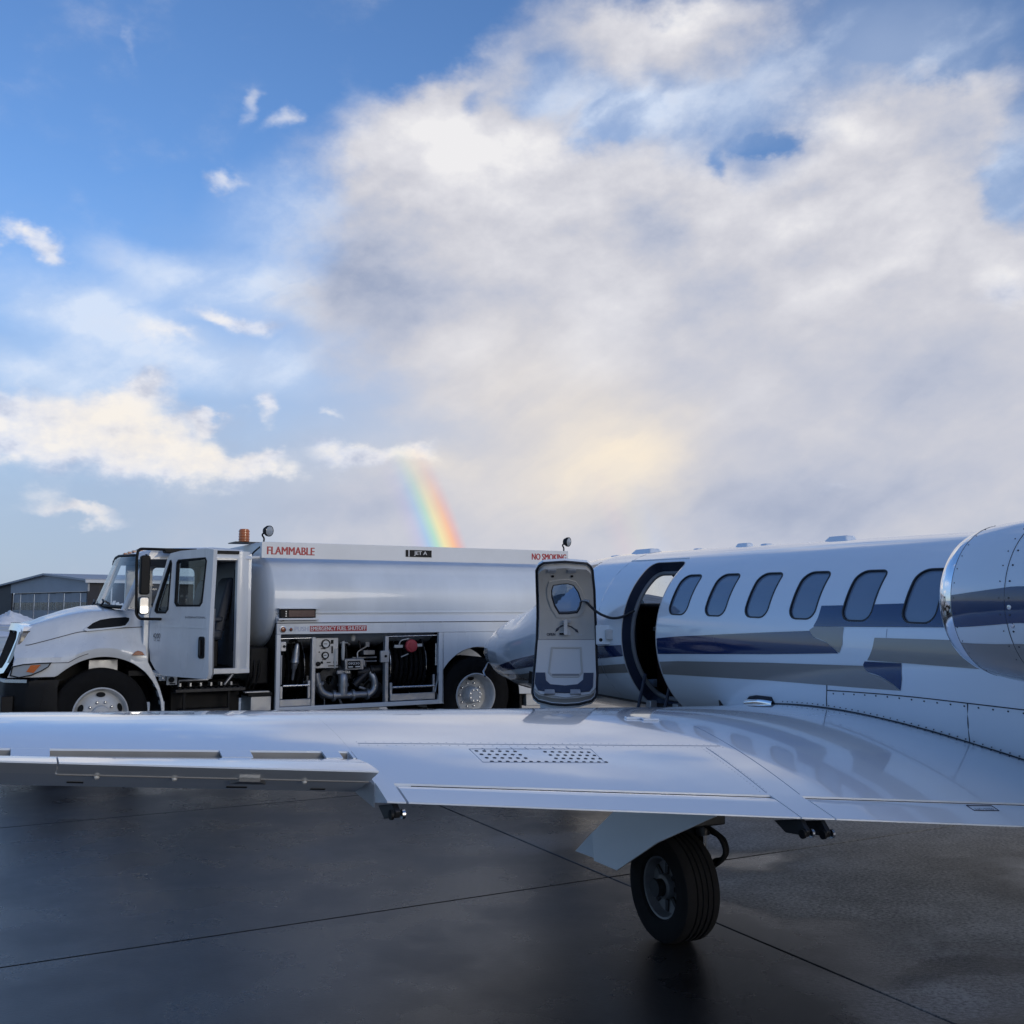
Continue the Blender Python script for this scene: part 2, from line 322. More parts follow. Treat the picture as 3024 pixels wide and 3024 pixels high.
M = dict(
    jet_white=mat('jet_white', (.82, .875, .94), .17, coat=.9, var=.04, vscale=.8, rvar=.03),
    jet_blue=mat('jet_blue', (.006, .027, .11), .12, coat=1),
    jet_taupe=mat('jet_taupe', (.27, .25, .235), .2, coat=.8),
    chrome=mat('chrome', (.82, .83, .85), .06, 1),
    chrome_dull=mat('chrome_dull', (.6, .61, .63), .25, 1, rvar=.1, vscale=8),
    seam=mat('seam', (.03, .035, .05), .7),
    seam_soft=mat('seam_soft', (.33, .37, .45), .6),
    pane=mat('pane', (.17, .225, .31), .06, spec=.7, coat=.6),
    rim_dark=mat('rim_dark', (.17, .172, .18), .45, .4, var=.3, vscale=12),
    gasket=mat('gasket', (.012, .013, .018), .5),
    rubber=mat('rubber', (.008, .008, .009), .85, spec=.25, var=.25, vscale=12, bump=.15, bscale=80),
    trim_navy=mat('trim_navy', (.02, .03, .06), .5),
    trim_grey=mat('trim_grey', (.22, .22, .23), .6),
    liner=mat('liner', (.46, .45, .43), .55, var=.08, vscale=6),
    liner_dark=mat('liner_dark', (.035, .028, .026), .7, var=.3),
    navy_vinyl=mat('navy_vinyl', (.025, .04, .08), .45, bump=.1),
    grey_shade=mat('grey_shade', (.5, .505, .52), .35, var=.15, vscale=5),
    dark_metal=mat('dark_metal', (.035, .036, .04), .45, .6, var=.3, vscale=9),
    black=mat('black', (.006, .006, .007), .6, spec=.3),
    black_gloss=mat('black_gloss', (.012, .012, .014), .22, coat=.4, rvar=.08),
    truck_white=mat('truck_white', (.76, .785, .81), .3, coat=.55, var=.18, vscale=1.6, rvar=.08, streak=True),
    tank_white=mat('tank_white', (.76, .80, .84), .34, coat=.35, var=.15, vscale=1.2, rvar=.06, streak=True),
    truck_band=mat('truck_band', (.78, .79, .80), .4, var=.08, vscale=2),
    steel=mat('steel', (.34, .35, .37), .38, .75, var=.25, vscale=7, rvar=.1),
    alu=mat('alu', (.48, .49, .51), .4, .55, var=.15, vscale=6, rvar=.1),
    rim_white=mat('rim_white', (.62, .63, .64), .45, var=.18, vscale=9),
    red_text=mat('red_text', (.42, .02, .03), .45),
    red_plate=mat('red_plate', (.40, .022, .035), .4),
    white_text=mat('white_text', (.75, .75, .75), .5),
    pale_text=mat('pale_text', (.52, .55, .66), .5),
    dark_text=mat('dark_text', (.03, .035, .06), .5),
    amber=mat('amber', (.55, .13, .012), .18, coat=.8),
    amber_dull=mat('amber_dull', (.28, .075, .03), .25, coat=.6),
    lens=mat('lens', (.34, .38, .42), .08, coat=1),
    red_cap=mat('red_cap', (.45, .05, .06), .45),
    gauge_face=mat('gauge_face', (.7, .7, .68), .4),
    seat=mat('seat', (.03, .038, .055), .6, bump=.1),
    cream=mat('cream', (.5, .5, .48), .5),
    led=mat('led', (.045, .006, .008), .35),
    glass_tint=glass('glass_tint', (.58, .62, .68)),
    glass=glass('glass', (.90, .94, .95)),
    glass_dark=glass('glass_dark', (.80, .85, .87)),
    mirror=mat('mirror', (.8, .82, .84), .02, 1),
)
# ------------------------------------------------------------------ ground
def concrete(name, joints=False):
    m_ = bpy.data.materials.new(name); m_.use_nodes = True; T = NT(m_.node_tree); b = T.n['Principled BSDF']
    g = T.new('ShaderNodeNewGeometry').outputs['Position']
    sp = T.new('ShaderNodeSeparateXYZ'); T.l.new(g, sp.inputs[0])
    big = T.noise(g, .33, 5, .6, .4); mid = T.noise(g, 1.3, 6, .62); fine = T.noise(T.vm('MULTIPLY', g, (1., 1.35, 1.)), 42., 5, .72); grit = T.noise(g, 230., 3, .6)
    # drier towards the aircraft's right, as puddled slabs drain
    gw = T.vm('ADD', g, T.vm('SCALE', T.vm('SUBTRACT', T.noise(g, .8, 5, .6, col=True), (.5, .5, .5)), scale=1.6))
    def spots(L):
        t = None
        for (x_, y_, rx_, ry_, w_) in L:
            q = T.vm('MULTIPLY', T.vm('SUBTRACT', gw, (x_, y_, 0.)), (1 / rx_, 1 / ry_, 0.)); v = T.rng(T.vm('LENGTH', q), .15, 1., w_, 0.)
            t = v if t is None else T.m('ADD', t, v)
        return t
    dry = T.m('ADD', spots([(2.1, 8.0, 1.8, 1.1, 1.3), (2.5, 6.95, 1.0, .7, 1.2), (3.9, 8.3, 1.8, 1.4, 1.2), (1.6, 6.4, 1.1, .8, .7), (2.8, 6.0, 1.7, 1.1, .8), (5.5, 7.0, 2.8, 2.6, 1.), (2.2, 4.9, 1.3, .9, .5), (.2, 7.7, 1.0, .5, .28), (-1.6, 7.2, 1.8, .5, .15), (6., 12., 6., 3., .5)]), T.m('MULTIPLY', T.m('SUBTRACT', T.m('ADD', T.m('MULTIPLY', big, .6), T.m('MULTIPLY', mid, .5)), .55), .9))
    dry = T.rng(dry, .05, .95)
    stain = T.m('ADD', T.rng(T.noise(g, .9, 6, .65, .6), .56, .74), spots([(2.0, 5.15, .55, .22, 1.), (2.5, 5.2, .6, .2, .9), (1.5, 5.25, .2, .1, .8), (.4, 4.3, 1.0, .5, .6), (.95, 5.3, .5, .4, .6)]), clamp=True)
    oi = T.new('ShaderNodeObjectInfo').outputs['Random']
    wetc = T.mix(T.rng(mid, .3, .7), (.012, .012, .013, 1), (.030, .0295, .030, 1))
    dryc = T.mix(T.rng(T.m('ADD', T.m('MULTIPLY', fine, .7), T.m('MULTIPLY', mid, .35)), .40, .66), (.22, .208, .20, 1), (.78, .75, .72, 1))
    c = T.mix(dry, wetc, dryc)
    c = T.mix(T.m('MULTIPLY', stain, .5), c, (.014, .014, .015, 1))
    c = T.mix(T.rng(oi, 0., 1., 0., .12), c, (.02, .02, .022, 1))
    if joints:  # far slabs, too distant to pick apart
        pass
    T.l.new(c, b.inputs['Base Color'])
    r = T.m('ADD', T.rng(dry, 0., 1., .24, .66), T.m('MULTIPLY', T.rng(mid, .35, .7), .14))
    T.l.new(r, b.inputs['Roughness']); b.inputs['Specular IOR Level'].default_value = .5
    h = T.m('ADD', T.m('MULTIPLY', fine, .55), T.m('ADD', T.m('MULTIPLY', grit, .35), T.m('MULTIPLY', mid, .8)))
    bp = T.new('ShaderNodeBump'); T.l.new(T.rng(dry, 0., .6, .16, .85), bp.inputs['Strength']); bp.inputs['Distance'].default_value = .014
    T.l.new(h, bp.inputs['Height']); T.l.new(bp.outputs[0], b.inputs['Normal'])
    return m_
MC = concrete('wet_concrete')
def far_ground():
    m_ = bpy.data.materials.new('apron_far'); m_.use_nodes = True; T = NT(m_.node_tree); b = T.n['Principled BSDF']
    g = T.new('ShaderNodeNewGeometry').outputs['Position']
    gs = T.vm('MULTIPLY', g, (.35, 1., 1.))
    snow = T.rng(T.noise(gs, .10, 6, .6, .5), .52, .60)
    sp = T.new('ShaderNodeSeparateXYZ'); T.l.new(g, sp.inputs[0])
    snow = T.m('MULTIPLY', snow, T.rng(sp.outputs[1], 40., 75.))
    c = T.mix(T.noise(g, .5, 5, .6), (.045, .045, .05, 1), (.10, .10, .105, 1))
    c = T.mix(snow, c, (.62, .64, .68, 1)); T.l.new(c, b.inputs['Base Color'])
    T.l.new(T.rng(snow, 0., 1., .28, .8), b.inputs['Roughness'])
    bp = T.new('ShaderNodeBump'); bp.inputs['Strength'].default_value = .2; bp.inputs['Distance'].default_value = .02
    T.l.new(T.noise(g, 9., 5, .6), bp.inputs['Height']); T.l.new(bp.outputs[0], b.inputs['Normal'])
    return m_
mb = MB(); n = 64
ring_r = [0, 20, 60, 150, 400, 1000, 3500]
rows = [[(r * math.cos(2 * PI * j / n), r * math.sin(2 * PI * j / n), -.05) for j in range(n)] for r in ring_r[1:]]
mb.grid(rows, closev=True); mb.add(rows[0], [tuple(range(n))])
ground = tag(mb.build('ground', far_ground(), smooth=0), kind='structure')
EA = math.radians(28.0); E_ = Vector((math.cos(EA), math.sin(EA), 0)); N_ = Vector((-math.sin(EA), math.cos(EA), 0))
SE, SN = 3.72, 3.5; e0, n0 = 3.736, 5.69
apron = tag(empty('apron'), kind='structure')
i0, i1, j0, j1 = -6, 11, -4, 12
mb = MB(); c4 = [E_ * (e0 + i * SE) + N_ * (n0 + j * SN) for i, j in ((i0, j0), (i1, j0), (i1, j1), (i0, j1))]
mb.add([(p.x, p.y, -.036) for p in c4], [(0, 1, 2, 3)])
jf = mb.build('joint_filler', mat('joint_filler', (.012, .012, .013), .8), apron, smooth=0)
slab_me = None; gp = .016; ch = .003
for i in range(i0, i1):
    for j in range(j0, j1):
        if slab_me is None:
            mb = MB(); x0, x1, y0, y1 = gp / 2, SE - gp / 2, gp / 2, SN - gp / 2
            R0 = [(x0, y0, -.035), (x1, y0, -.035), (x1, y1, -.035), (x0, y1, -.035)]
            R1 = [(x0, y0, -ch), (x1, y0, -ch), (x1, y1, -ch), (x0, y1, -ch)]
            R2 = [(x0 + ch, y0 + ch, 0), (x1 - ch, y0 + ch, 0), (x1 - ch, y1 - ch, 0), (x0 + ch, y1 - ch, 0)]
            mb.grid([R0, R1, R2], closev=True); mb.add(R2, [(0, 1, 2, 3)])
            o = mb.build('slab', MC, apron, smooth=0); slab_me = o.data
        else:
            o = bpy.data.objects.new('slab', slab_me); COL.objects.link(o); o.parent = apron
        p = E_ * (e0 + i * SE) + N_ * (n0 + j * SN)
        o.location = (p.x, p.y, random.uniform(-.0012, .0012)); o.rotation_euler = (0, 0, EA)

# ------------------------------------------------------------------ far hill (seen through the jet's cockpit)
mb = MB(); rows = []
for k in range(5):
    rows.append([])
    for i in range(41):
        az_ = math.radians(4 + i * .9); d_ = 1500 + k * 180
        hgt = [0, 14, 30, 36, 0][k] * (.55 + .3 * math.sin(i * .33 + .8) + .25 * math.sin(i * .9)) * min(1, i / 4, (40 - i) / 4)
        rows[-1].append((math.sin(az_) * d_, math.cos(az_) * d_, max(-1, hgt + random.uniform(-1.5, 1.5)) if k else -1))
mb.grid(rows)
tag(mb.build('hills', mat('hill_snow', (.30, .32, .35), .9, var=.6, vscale=.02), smooth=60), kind='structure')

# ------------------------------------------------------------------ snow piles
def snow_mat():
    return mat('snow', (.72, .75, .80), .65, var=.10, vscale=2, bump=.5, bscale=7)
MS = snow_mat()
def pile(cx, cy, rx, ry, h, label, rot=0., seed=1):
    rr = random.Random(seed); mb = MB(); rows = []; ph = [rr.uniform(0, 6.3) for _ in range(8)]
    for k in range(13):
        t = k / 12.; rows.append([])
        for j in range(40):
            a = 2 * PI * j / 40
            rad = (1 - t) * (1 + .16 * math.sin(3 * a + ph[0]) + .10 * math.sin(5 * a + ph[1]) + .05 * math.sin(9 * a + ph[2]))
            z = h * (1 - (1 - t) ** 1.7) * (1 + .22 * math.sin(2 * a + ph[3]) + .15 * math.sin(7 * a + 9 * t + ph[4]) + rr.uniform(-.05, .05)) if k else -.03
            x, y = rx * rad * math.cos(a) + rr.uniform(-.03, .03) * rx, ry * rad * math.sin(a) + rr.uniform(-.03, .03) * ry
            rows[-1].append((cx + x * math.cos(rot) - y * math.sin(rot), cy + x * math.sin(rot) + y * math.cos(rot), z))
    mb.grid(rows, closev=True); mb.add(rows[-1], [tuple(range(40))])
    return tag(mb.build('snow_pile', MS, smooth=50), label, 'snow', 'ploughed snow piles')
pile(-49.6, 101, 2.6, 2.2, 1.0, 'tall lumpy snow pile in front of the grey hangar doors', .2, 3)
pile(-55.6, 103, 5.5, 1.6, .35, 'long low snow ridge at the foot of the dark hangar end wall', .35, 5)
pile(-31.6, 61, 2.2, 2.6, .32, 'flat snow patch on the wet apron left of the truck grille', .3, 8)
pile(-28.4, 73, 2.6, 1.8, 1.55, 'distant snow heap just visible above the truck wiper', 0, 9)

# ------------------------------------------------------------------ hangar
HW, HD = 26.2, 20.
hx = Vector((.688, -.726, 0)).normalized(); hy = Vector((.726, .688, 0)); hy = (hy - hx * hy.dot(hx)).normalized()
hc = Vector((-47.9, 115, 0)); ho = hc - hx * HW
hang = empty('hangar', Matrix((hx, hy, (0, 0, 1))).transposed().to_4x4() if False else Matrix.Translation(ho) @ Matrix(((hx.x, hy.x, 0, 0), (hx.y, hy.y, 0, 0), (0, 0, 1, 0), (0, 0, 0, 1))))
tag(hang, 'low grey gabled hangar with a row of windowed sliding doors', 'hangar')
H_dark = mat('hangar_dark', (.018, .02, .03), .6, var=.2, vscale=.5); H_brown = mat('hangar_brown', (.045, .042, .045), .7, var=.2, vscale=.6)
H_grey = mat('hangar_grey', (.38, .40, .43), .6, var=.12, vscale=.4); H_door = mat('hangar_door', (.34, .355, .38), .6, var=.2, vscale=.5)
H_roof = mat('hangar_roof', (.40, .42, .45), .55, var=.15, vscale=.3); H_trim = mat('hangar_trim', (.62, .64, .66), .5)
H_pane = mat('hangar_pane', (.02, .022, .028), .12)
EV, PK = 4.6, 5.5; sl_h = (PK - EV) / (HW / 2)
fz = lambda p, q, d: (p, d, q)
MB().prism([(.9, 3.43), (HW - .0, 3.43), (HW, EV), (HW / 2, PK), (.0, EV), (.0, 3.43)], fz, 0, .2).build('gable_wall', H_grey, hang, smooth=0)
MB().prism([(0, 0), (.45, 0), (.45, 3.43), (0, 3.43)], fz, 0, .2).build('corner_post', H_dark, hang, smooth=0)
MB().box(HW - .28, HW, 0, .2, 0, 3.43).build('corner_post', H_dark, hang, smooth=0)
MB().prism([(-9, 0), (-.01, 0), (-.01, EV - .02), (-9, EV - 9 * sl_h)], fz, .02, .3).build('annex_wall', H_dark, hang, smooth=0)
# side wall, facing the camera
MB().box(HW - .2, HW + .003, .21, 1.3, 0, EV - .05).build('side_wall', H_dark, hang, smooth=0)
MB().box(HW - .2, HW, 1.3, HD, 0, EV - .05).build('side_wall', H_brown, hang, smooth=0)
MB().box(-9, HW - .2, HD - .2, HD, 0, EV - .6).build('rear_wall', H_brown, hang, smooth=0)
for k, yy in enumerate((2.6, 6.4, 10.2, 14., 17.8)):
    MB().box(HW, HW + .12, yy, yy + .14, 0, EV - .1).build('downspout', H_trim, hang, smooth=0)
for k in range(9):
    MB().box(HW, HW + .03, 3.2 + k * 1.85, 3.24 + k * 1.85, 0, EV - .12).build('cladding_rib', H_brown, hang, smooth=0)
MB().box(HW, HW + .06, 1.75, 1.95, 3.4, 3.6).build('wall_lamp', H_dark, hang, smooth=0)
rf = MB(); o_ = .5
for x0, z0, x1, z1 in ((-9.4, EV - 9.4 * sl_h, HW / 2, PK), (HW / 2, PK, HW + .5, EV - .5 * sl_h)):
    rf.hexa([(x0, -o_, z0 + .02), (x1, -o_, z1 + .02), (x1, HD + o_, z1 + .02), (x0, HD + o_, z0 + .02), (x0, -o_, z0 + .24), (x1, -o_, z1 + .24), (x1, HD + o_, z1 + .24), (x0, HD + o_, z0 + .24)])
roof = rf.build('roof', H_roof, hang, smooth=0)
MB().box(HW + .48, HW + .62, -.5, HD + .5, EV - .22, EV + .08).build('gutter', H_trim, roof, smooth=0)
MB().box(.45, HW - .28, .32, .45, 3.25, 3.42).build('door_track', H_dark, hang, smooth=0)
pw = (HW - .73) / 10
for k in range(10):
    x0 = .45 + k * pw + .03; x1 = x0 + pw - .06; yo = .22 + .10 * (k % 2)
    dpan = MB().box(x0, x1, yo, yo + .08, .05, 3.3).build('door_panel', H_door, hang, smooth=0)
    mid = (x0 + x1) / 2
    for q, (wa, wb) in enumerate(((x0 + .12, mid - .06), (mid + .06, x1 - .12))):
        MB().box(wa, wb, yo - .02, yo + .001, 1.24, 2.2).build('pane', H_pane, dpan, smooth=0)
        MB().box((wa + wb) / 2 - .025, (wa + wb) / 2 + .025, yo - .035, yo - .021, 1.24, 2.2).build('mullion', H_door, dpan, smooth=0)
    MB().box(x0, x1, yo - .02, yo - .001, 2.24, 2.32).build('rail', H_grey, dpan, smooth=0)
    MB().box(x0, x1, yo - .02, yo - .001, 1.12, 1.2).build('rail', H_grey, dpan, smooth=0)
# ------------------------------------------------------------------ fuel truck (local x to the rear, y away from the camera side, z up)
ta = math.radians(60.5); TR = Vector((math.sin(ta), math.cos(ta), 0)); TT = Vector((-math.cos(ta), math.sin(ta), 0)); TO = Vector((-4.65, 11.672, 0))
truck = empty('fuel_truck', Matrix.Translation(TO) @ Matrix(((TR.x, TT.x, 0, 0), (TR.y, TT.y, 0, 0), (0, 0, 1, 0), (0, 0, 0, 1))))
tag(truck, 'white aviation fuel tanker truck with its driver door open and pump bay exposed', 'truck')
W = 2.36; CY = W / 2          # body width, centre line
sd = lambda p, q, d: (p, d, q)   # outline in the side plane, depth across the truck
def tb(x0, x1, y0, y1, z0, z1, name, m_, bevel=.006, parent=None, smooth=35): return MB().box(x0, x1, y0, y1, z0, z1).build(name, m_, parent or truck, bevel=bevel, smooth=smooth)
def tp(poly, d0, d1, name, m_, bevel=.004, parent=None): return MB().prism(poly, sd, d0, d1).build(name, m_, parent or truck, bevel=bevel)
def ttube(pts, r, name, m_, parent=None, n=12): return MB().tube(pts, r, n).build(name, m_, parent or truck, smooth=50)
def arc(cx, cz, r, a0, a1, n=20): return [(cx + r * math.cos(math.radians(a0 + (a1 - a0) * i / n)), cz + r * math.sin(math.radians(a0 + (a1 - a0) * i / n))) for i in range(n + 1)]
def bend(pts, r=.03, n=5):
    """round the corners of a polyline"""
    P = [Vector(p) for p in pts]; out = [P[0]]
    for i in range(1, len(P) - 1):
        a = (P[i - 1] - P[i]).normalized(); b = (P[i + 1] - P[i]).normalized(); q = min(r, (P[i - 1] - P[i]).length * .49, (P[i + 1] - P[i]).length * .49)
        for k in range(n + 1):
            t = k / n; out.append((P[i] + a * q) * (1 - t) ** 2 + P[i] * 2 * t * (1 - t) + (P[i] + b * q) * t ** 2)
    return out + [P[-1]]

# chassis
for y0 in (.72, 1.52): tb(-.75, 6.2, y0, y0 + .09, .58, .83, 'chassis_rail', M['black'], .004)
for x in (-.6, 1.0, 2.6, 4.2, 5.9): tb(x, x + .1, .81, 1.52, .62, .78, 'cross_member', M['black'], .004)
ttube([(0, .25, .5), (0, W - .25, .5)], .06, 'front_axle', M['black']); ttube([(4.82, .4, .53), (4.82, W - .4, .53)], .09, 'rear_axle', M['black'])
MB().revolve([(-.2, .05), (-.12, .2), (.12, .2), (.2, .05)], (4.82, CY, .53), (0, 1, 0), 20).build('differential', M['black'], truck)

# wheels
def tyre_prof(r, rr, w):
    """outline of a tyre, closed: (across, radius)"""
    h = w / 2
    P = [(-h * .74, rr), (-h * .86, rr + .02), (-h, rr + (r - rr) * .45), (-h * .97, rr + (r - rr) * .75), (-h * .86, r - .02), (-h * .74, r - .003)]
    g = []
    for k in range(-2, 3):
        x = k * h * .3
        g += [(x - h * .11, r), (x - h * .10, r - .012), (x - h * .045, r - .012), (x - h * .035, r)] if k > -2 else []
    return P + g + [(h * .74, r - .003), (h * .86, r - .02), (h * .97, rr + (r - rr) * .75), (h, rr + (r - rr) * .45), (h * .86, rr + .02), (h * .74, rr)]
def wheel(x, y, z, deep, name='wheel', out=-1):
    """disc wheel, face towards -y; deep rims are the outer of a dual pair"""
    e = MB(); P = tyre_prof(z, .285, .26)
    tw = e.revolve(P, (x, y, z), (0, 1, 0), 64, close=True).build(name, M['rubber'], truck, smooth=40)
    r = MB()
    if deep:   # deep dish
        pr = [(-.115, .305), (-.125, .292), (-.11, .275), (-.06, .262), (.02, .25), (.05, .235), (.055, .21), (.05, .13), (.02, .12)]
    else:      # convex front disc
        pr = [(-.115, .305), (-.125, .292), (-.11, .28), (-.05, .268), (-.03, .255), (-.06, .225), (-.10, .19), (-.115, .15), (-.115, .10)]
    r.revolve(pr + [(pr[-1][0], .001)], (x, y, z), (0, 1, 0), 56)
    rim = r.build('rim', M['rim_white'], tw, smooth=35)
    d0 = pr[-1][0]
    hb = MB(); hb.revolve([(d0 - .0, .105), (d0 - .05 , .098), (d0 - .06, .085), (d0 - .062, .001)] if not deep else [(d0, .118), (d0 - .10, .105), (d0 - .115, .095), (d0 - .118, .001)], (x, y, z), (0, 1, 0), 32)
    hb.build('hub', M['rim_white'], tw, smooth=35)
    nut = MB()
    for k in range(10):
        a = 2 * PI * k / 10; rr = .143 if not deep else .165
        yy = d0 if not deep else .053
        nut.revolve([(yy + .01, .017), (yy - .022, .016), (yy - .03, .009), (yy - .031, .001)], (x + rr * math.cos(a), y, z + rr * math.sin(a)), (0, 1, 0), 8)
    for k in range(8 if deep else 0):
        a = 2 * PI * (k + .5) / 8
        nut.revolve([(d0 - .115, .012), (d0 - .132, .011), (d0 - .133, .001)], (x + .075 * math.cos(a), y, z + .075 * math.sin(a)), (0, 1, 0), 8)
    tag(nut.build('wheel_nuts', M['chrome_dull'], tw, smooth=30), kind='stuff')
    hh = MB()
    for k in range(5 if not deep else 2):
        a = PI / 2 + 2 * PI * k / 5 if not deep else -PI / 2 + PI * k
        rr = .222; yy = -.073 if not deep else .045
        ov = [(.05 * math.cos(2 * PI * j / 20), .028 * math.sin(2 * PI * j / 20)) for j in range(20)]
        ux, uz = math.cos(a), math.sin(a)
        hh.add([(x + ux * (rr + q) - uz * p, y + yy - .012 - (-q * .6 if not deep else 0), z + uz * (rr + q) + ux * p) for p, q in ov], [tuple(range(20))])
    tag(hh.build('hand_holes', M['black'], rim, smooth=0), kind='stuff')
    return tw
wheel(0, .20, .52, False)
wheel(0, W - .2, .52, False)
for y in (.20, .50, W - .50, W - .2): wheel(4.82, y, .53, True)

# ---- hood and fenders: one lofted skin
xs_h = [-.90, -.80, -.65, -.50, -.35, -.2, -.05, .12, .28, .40, .47]
def z_line(s): return lerp(s, [-.8, -.5, -.25, .1, .47], [1.31, 1.39, 1.45, 1.485, 1.505])
def z_edge(s): return lerp(s, [-.9, -.8, -.5, -.12, .47], [1.49, 1.54, 1.615, 1.69, 1.70])
def z_top(s): return lerp(s, [-.9, -.8, -.6, -.38, -.17, .02, .47], [1.46, 1.53, 1.62, 1.685, 1.74, 1.76, 1.73])
def arch_z(s, r=.655, lo=.965):
    d = r * r - s * s
    return max(lo, .52 + math.sqrt(d)) if d > 0 else lo
def plan(s, y):
    """the nose is rounded in plan: the centre lies further forward"""
    f = max(0., min(1., (-.25 - s) / .6)); u = min(y, W - y) / CY
    return s - f * (.13 * (1 - (1 - u) ** 2.2) - .03)
def hood_cols():
    N = 46; cols = []
    for i in range(N + 1):
        s = -.92 + (.47 + .92) * i / N
        zb = arch_z(s) if abs(s) < .655 else (.965 if s < 0 else .965)
        bul = max(0, 1 - ((s + .02) / .72) ** 2) * .045      # wheel arch bulge
        tl = lerp(s, [-.92, -.8, -.5, .0, .47], [.34, .27, .22, .20, .20]); te = lerp(s, [-.92, -.5, .47], [.42, .36, .30])
        tf = lerp(s, [-.92, -.85, -.7, -.3, .47], [.13, .08, .04, .0, .03])
        zl, ze, zt = z_line(s), z_edge(s), z_top(s)
        if zb > 1.19: zb = 1.19
        zf = lerp(s, [-.92, -.4, .0, .3, .47], [1.2, 1.30, 1.385, 1.36, 1.30])
        half = [(tf + .012, zb), (tf, zb + .03), (tf - .004 - bul * .2, max(zb + .06, 1.12)), (tf - bul * .5, max(zb + .1, 1.18)), (tf + .015 - bul * .3, max(zb + .12, zf - .09)), (tf + .05, max(zb + .14, zf - .03)), (tl - .05, min(zl - .02, zf + .03)), (tl, zl), (tl + .012, zl + .02), (tl + (te - tl) * .5, (zl + ze) / 2 + .03), (te - .02, ze - .035), (te + .015, ze - .005), (te + .07, ze + .008), (.62, (ze + zt) / 2 + .0), (.80, zt - .02), (.98, zt), (CY, zt + .006)]
        full = half + [(W - y, z) for y, z in half[-2::-1]]
        ff = max(0., min(1., (-.3 - s) / .6)); cols.append([(plan(s, y) + ff * (z - 1.10) * .36, y, z) for y, z in full])
    return cols
hc_ = hood_cols()
hood = MB().grid(hc_).build('hood', M['truck_white'], truck, smooth=45)
bpy.context.view_layer.update()
# crease line between fender and hood, and hood front chrome bezel
ln = MB(); L_ = []
for c_ in hc_[3:-1]: L_.append(Vector(c_[7]))
ln.tube([p + Vector((0, -.004, .004)) for p in L_], .004, 6).build('hood_seam', M['seam'], hood)
MB().tube([Vector(c_[2]) + Vector((0, -.003, 0)) for c_ in hc_[12:26]], .0035, 6).build('fender_seam', M['seam'], hood)
# rear fender flange behind the front wheel
fl = [(s, .52 + math.sqrt(max(0, .66 ** 2 - s ** 2))) for s in [.30 + .022 * i for i in range(16)]]
outer = [(.29, 1.185), (.46, 1.185), (.49, 1.10), (.56, .97), (.63, .80), (.685, .62), (.70, .42)]
inner = [(.66, .42), (.655, .55), (.64, .66), (.60, .78), (.54, .89), (.46, .99), (.36, 1.07), (.29, 1.108)]
tp(outer + inner, .02, .16, 'fender_flange', M['truck_white'])
MB().grid([[(.655 * math.cos(a), y, .52 + .645 * math.sin(a)) for y in (.05, .75)] for a in [PI * (-.08 + 1.13 * i / 24) for i in range(25)]]).build('inner_fender', M['black'], truck)
MB().grid([[(.655 * math.cos(a), y, .52 + .645 * math.sin(a)) for y in (W - .05, W - .75)] for a in [PI * (-.08 + 1.13 * i / 24) for i in range(25)]]).build('inner_fender', M['black'], truck)
tb(-.12, .2, .3, .34, .98, 1.13, 'heat_shield', M['alu'])
tb(-.6, .6, .72, 1.64, .62, 1.2, 'engine_block', M['black'])
# air scoop behind the wheel-arch crown
sc2 = [(-.17, 1.50), (-.10, 1.555), (-.02, 1.592), (.10, 1.612), (.26, 1.622), (.30, 1.61), (.295, 1.58), (.25, 1.525), (.20, 1.515), (.0, 1.497), (-.14, 1.487)]
def hood_y(s, z): return .20 + (z - z_line(s)) / max(.05, (z_edge(s) - z_line(s))) * (lerp(s, [-.92, -.5, .47], [.42, .36, .30]) - lerp(s, [-.92, -.8, -.5, .0, .47], [.34, .27, .22, .20, .20]))
hd = lambda p, q, d: (p, hood_y(p, q) - .036 + d, q)
MB().prism(sc2, hd, .014, .05).build('air_scoop', M['black'], hood)
MB().ring([(p + (p - .07) * .12, q + (q - 1.555) * .35) for p, q in sc2], sc2, hd, .006, .04).build('scoop_bezel', M['truck_white'], hood, smooth=50)
tp([(.30, 1.185), (.335, 1.225), (.37, 1.238), (.41, 1.225), (.44, 1.187)], -.035, .03, 'side_marker', M['amber_dull'])
# grille, surround, headlamp
def gx(y, z):  # grille face
    u = min(y, W - y) / CY
    return -.63 - .22 * (1 - (1 - u) ** 2.0) - (1.53 - z) * .33
gs = MB(); rows = []
out_ = [(.40, 1.52), (.36, 1.40), (.36, 1.25), (.40, 1.10), (.46, 1.0), (.7, .97), (CY, .965)]
inn_ = [(.56, 1.455), (.50, 1.38), (.50, 1.25), (.53, 1.12), (.58, 1.05), (.75, 1.03), (CY, 1.025)]
top_o = [(CY, 1.55), (.8, 1.55), (.55, 1.54)]; top_i = [(CY, 1.47), (.8, 1.47), (.62, 1.468)]
O_ = top_o + out_; I_ = top_i + inn_
O_ = O_ + [(W - y, z) for y, z in O_[-2:0:-1]]; I_ = I_ + [(W - y, z) for y, z in I_[-2:0:-1]]
g3 = lambda p, q, d: (gx(p, q) + d, p, q)
MB().ring(O_, I_, g3, -.05, .05).build('grille_surround', M['chrome'], truck, smooth=50)
MB().prism(I_, g3, .03, .06).build('grille_back', M['black'], truck)
for k in range(17):
    y = .56 + k * (W - 1.12) / 16
    MB().grid([[(gx(y + dy, z) + dx, y + dy, z) for dx, dy in ((-.015, 0), (.03, -.006), (.03, .006))] for z in (1.04 + i * .05 for i in range(9))], closev=True).build('grille_slat', M['dark_metal'], truck)
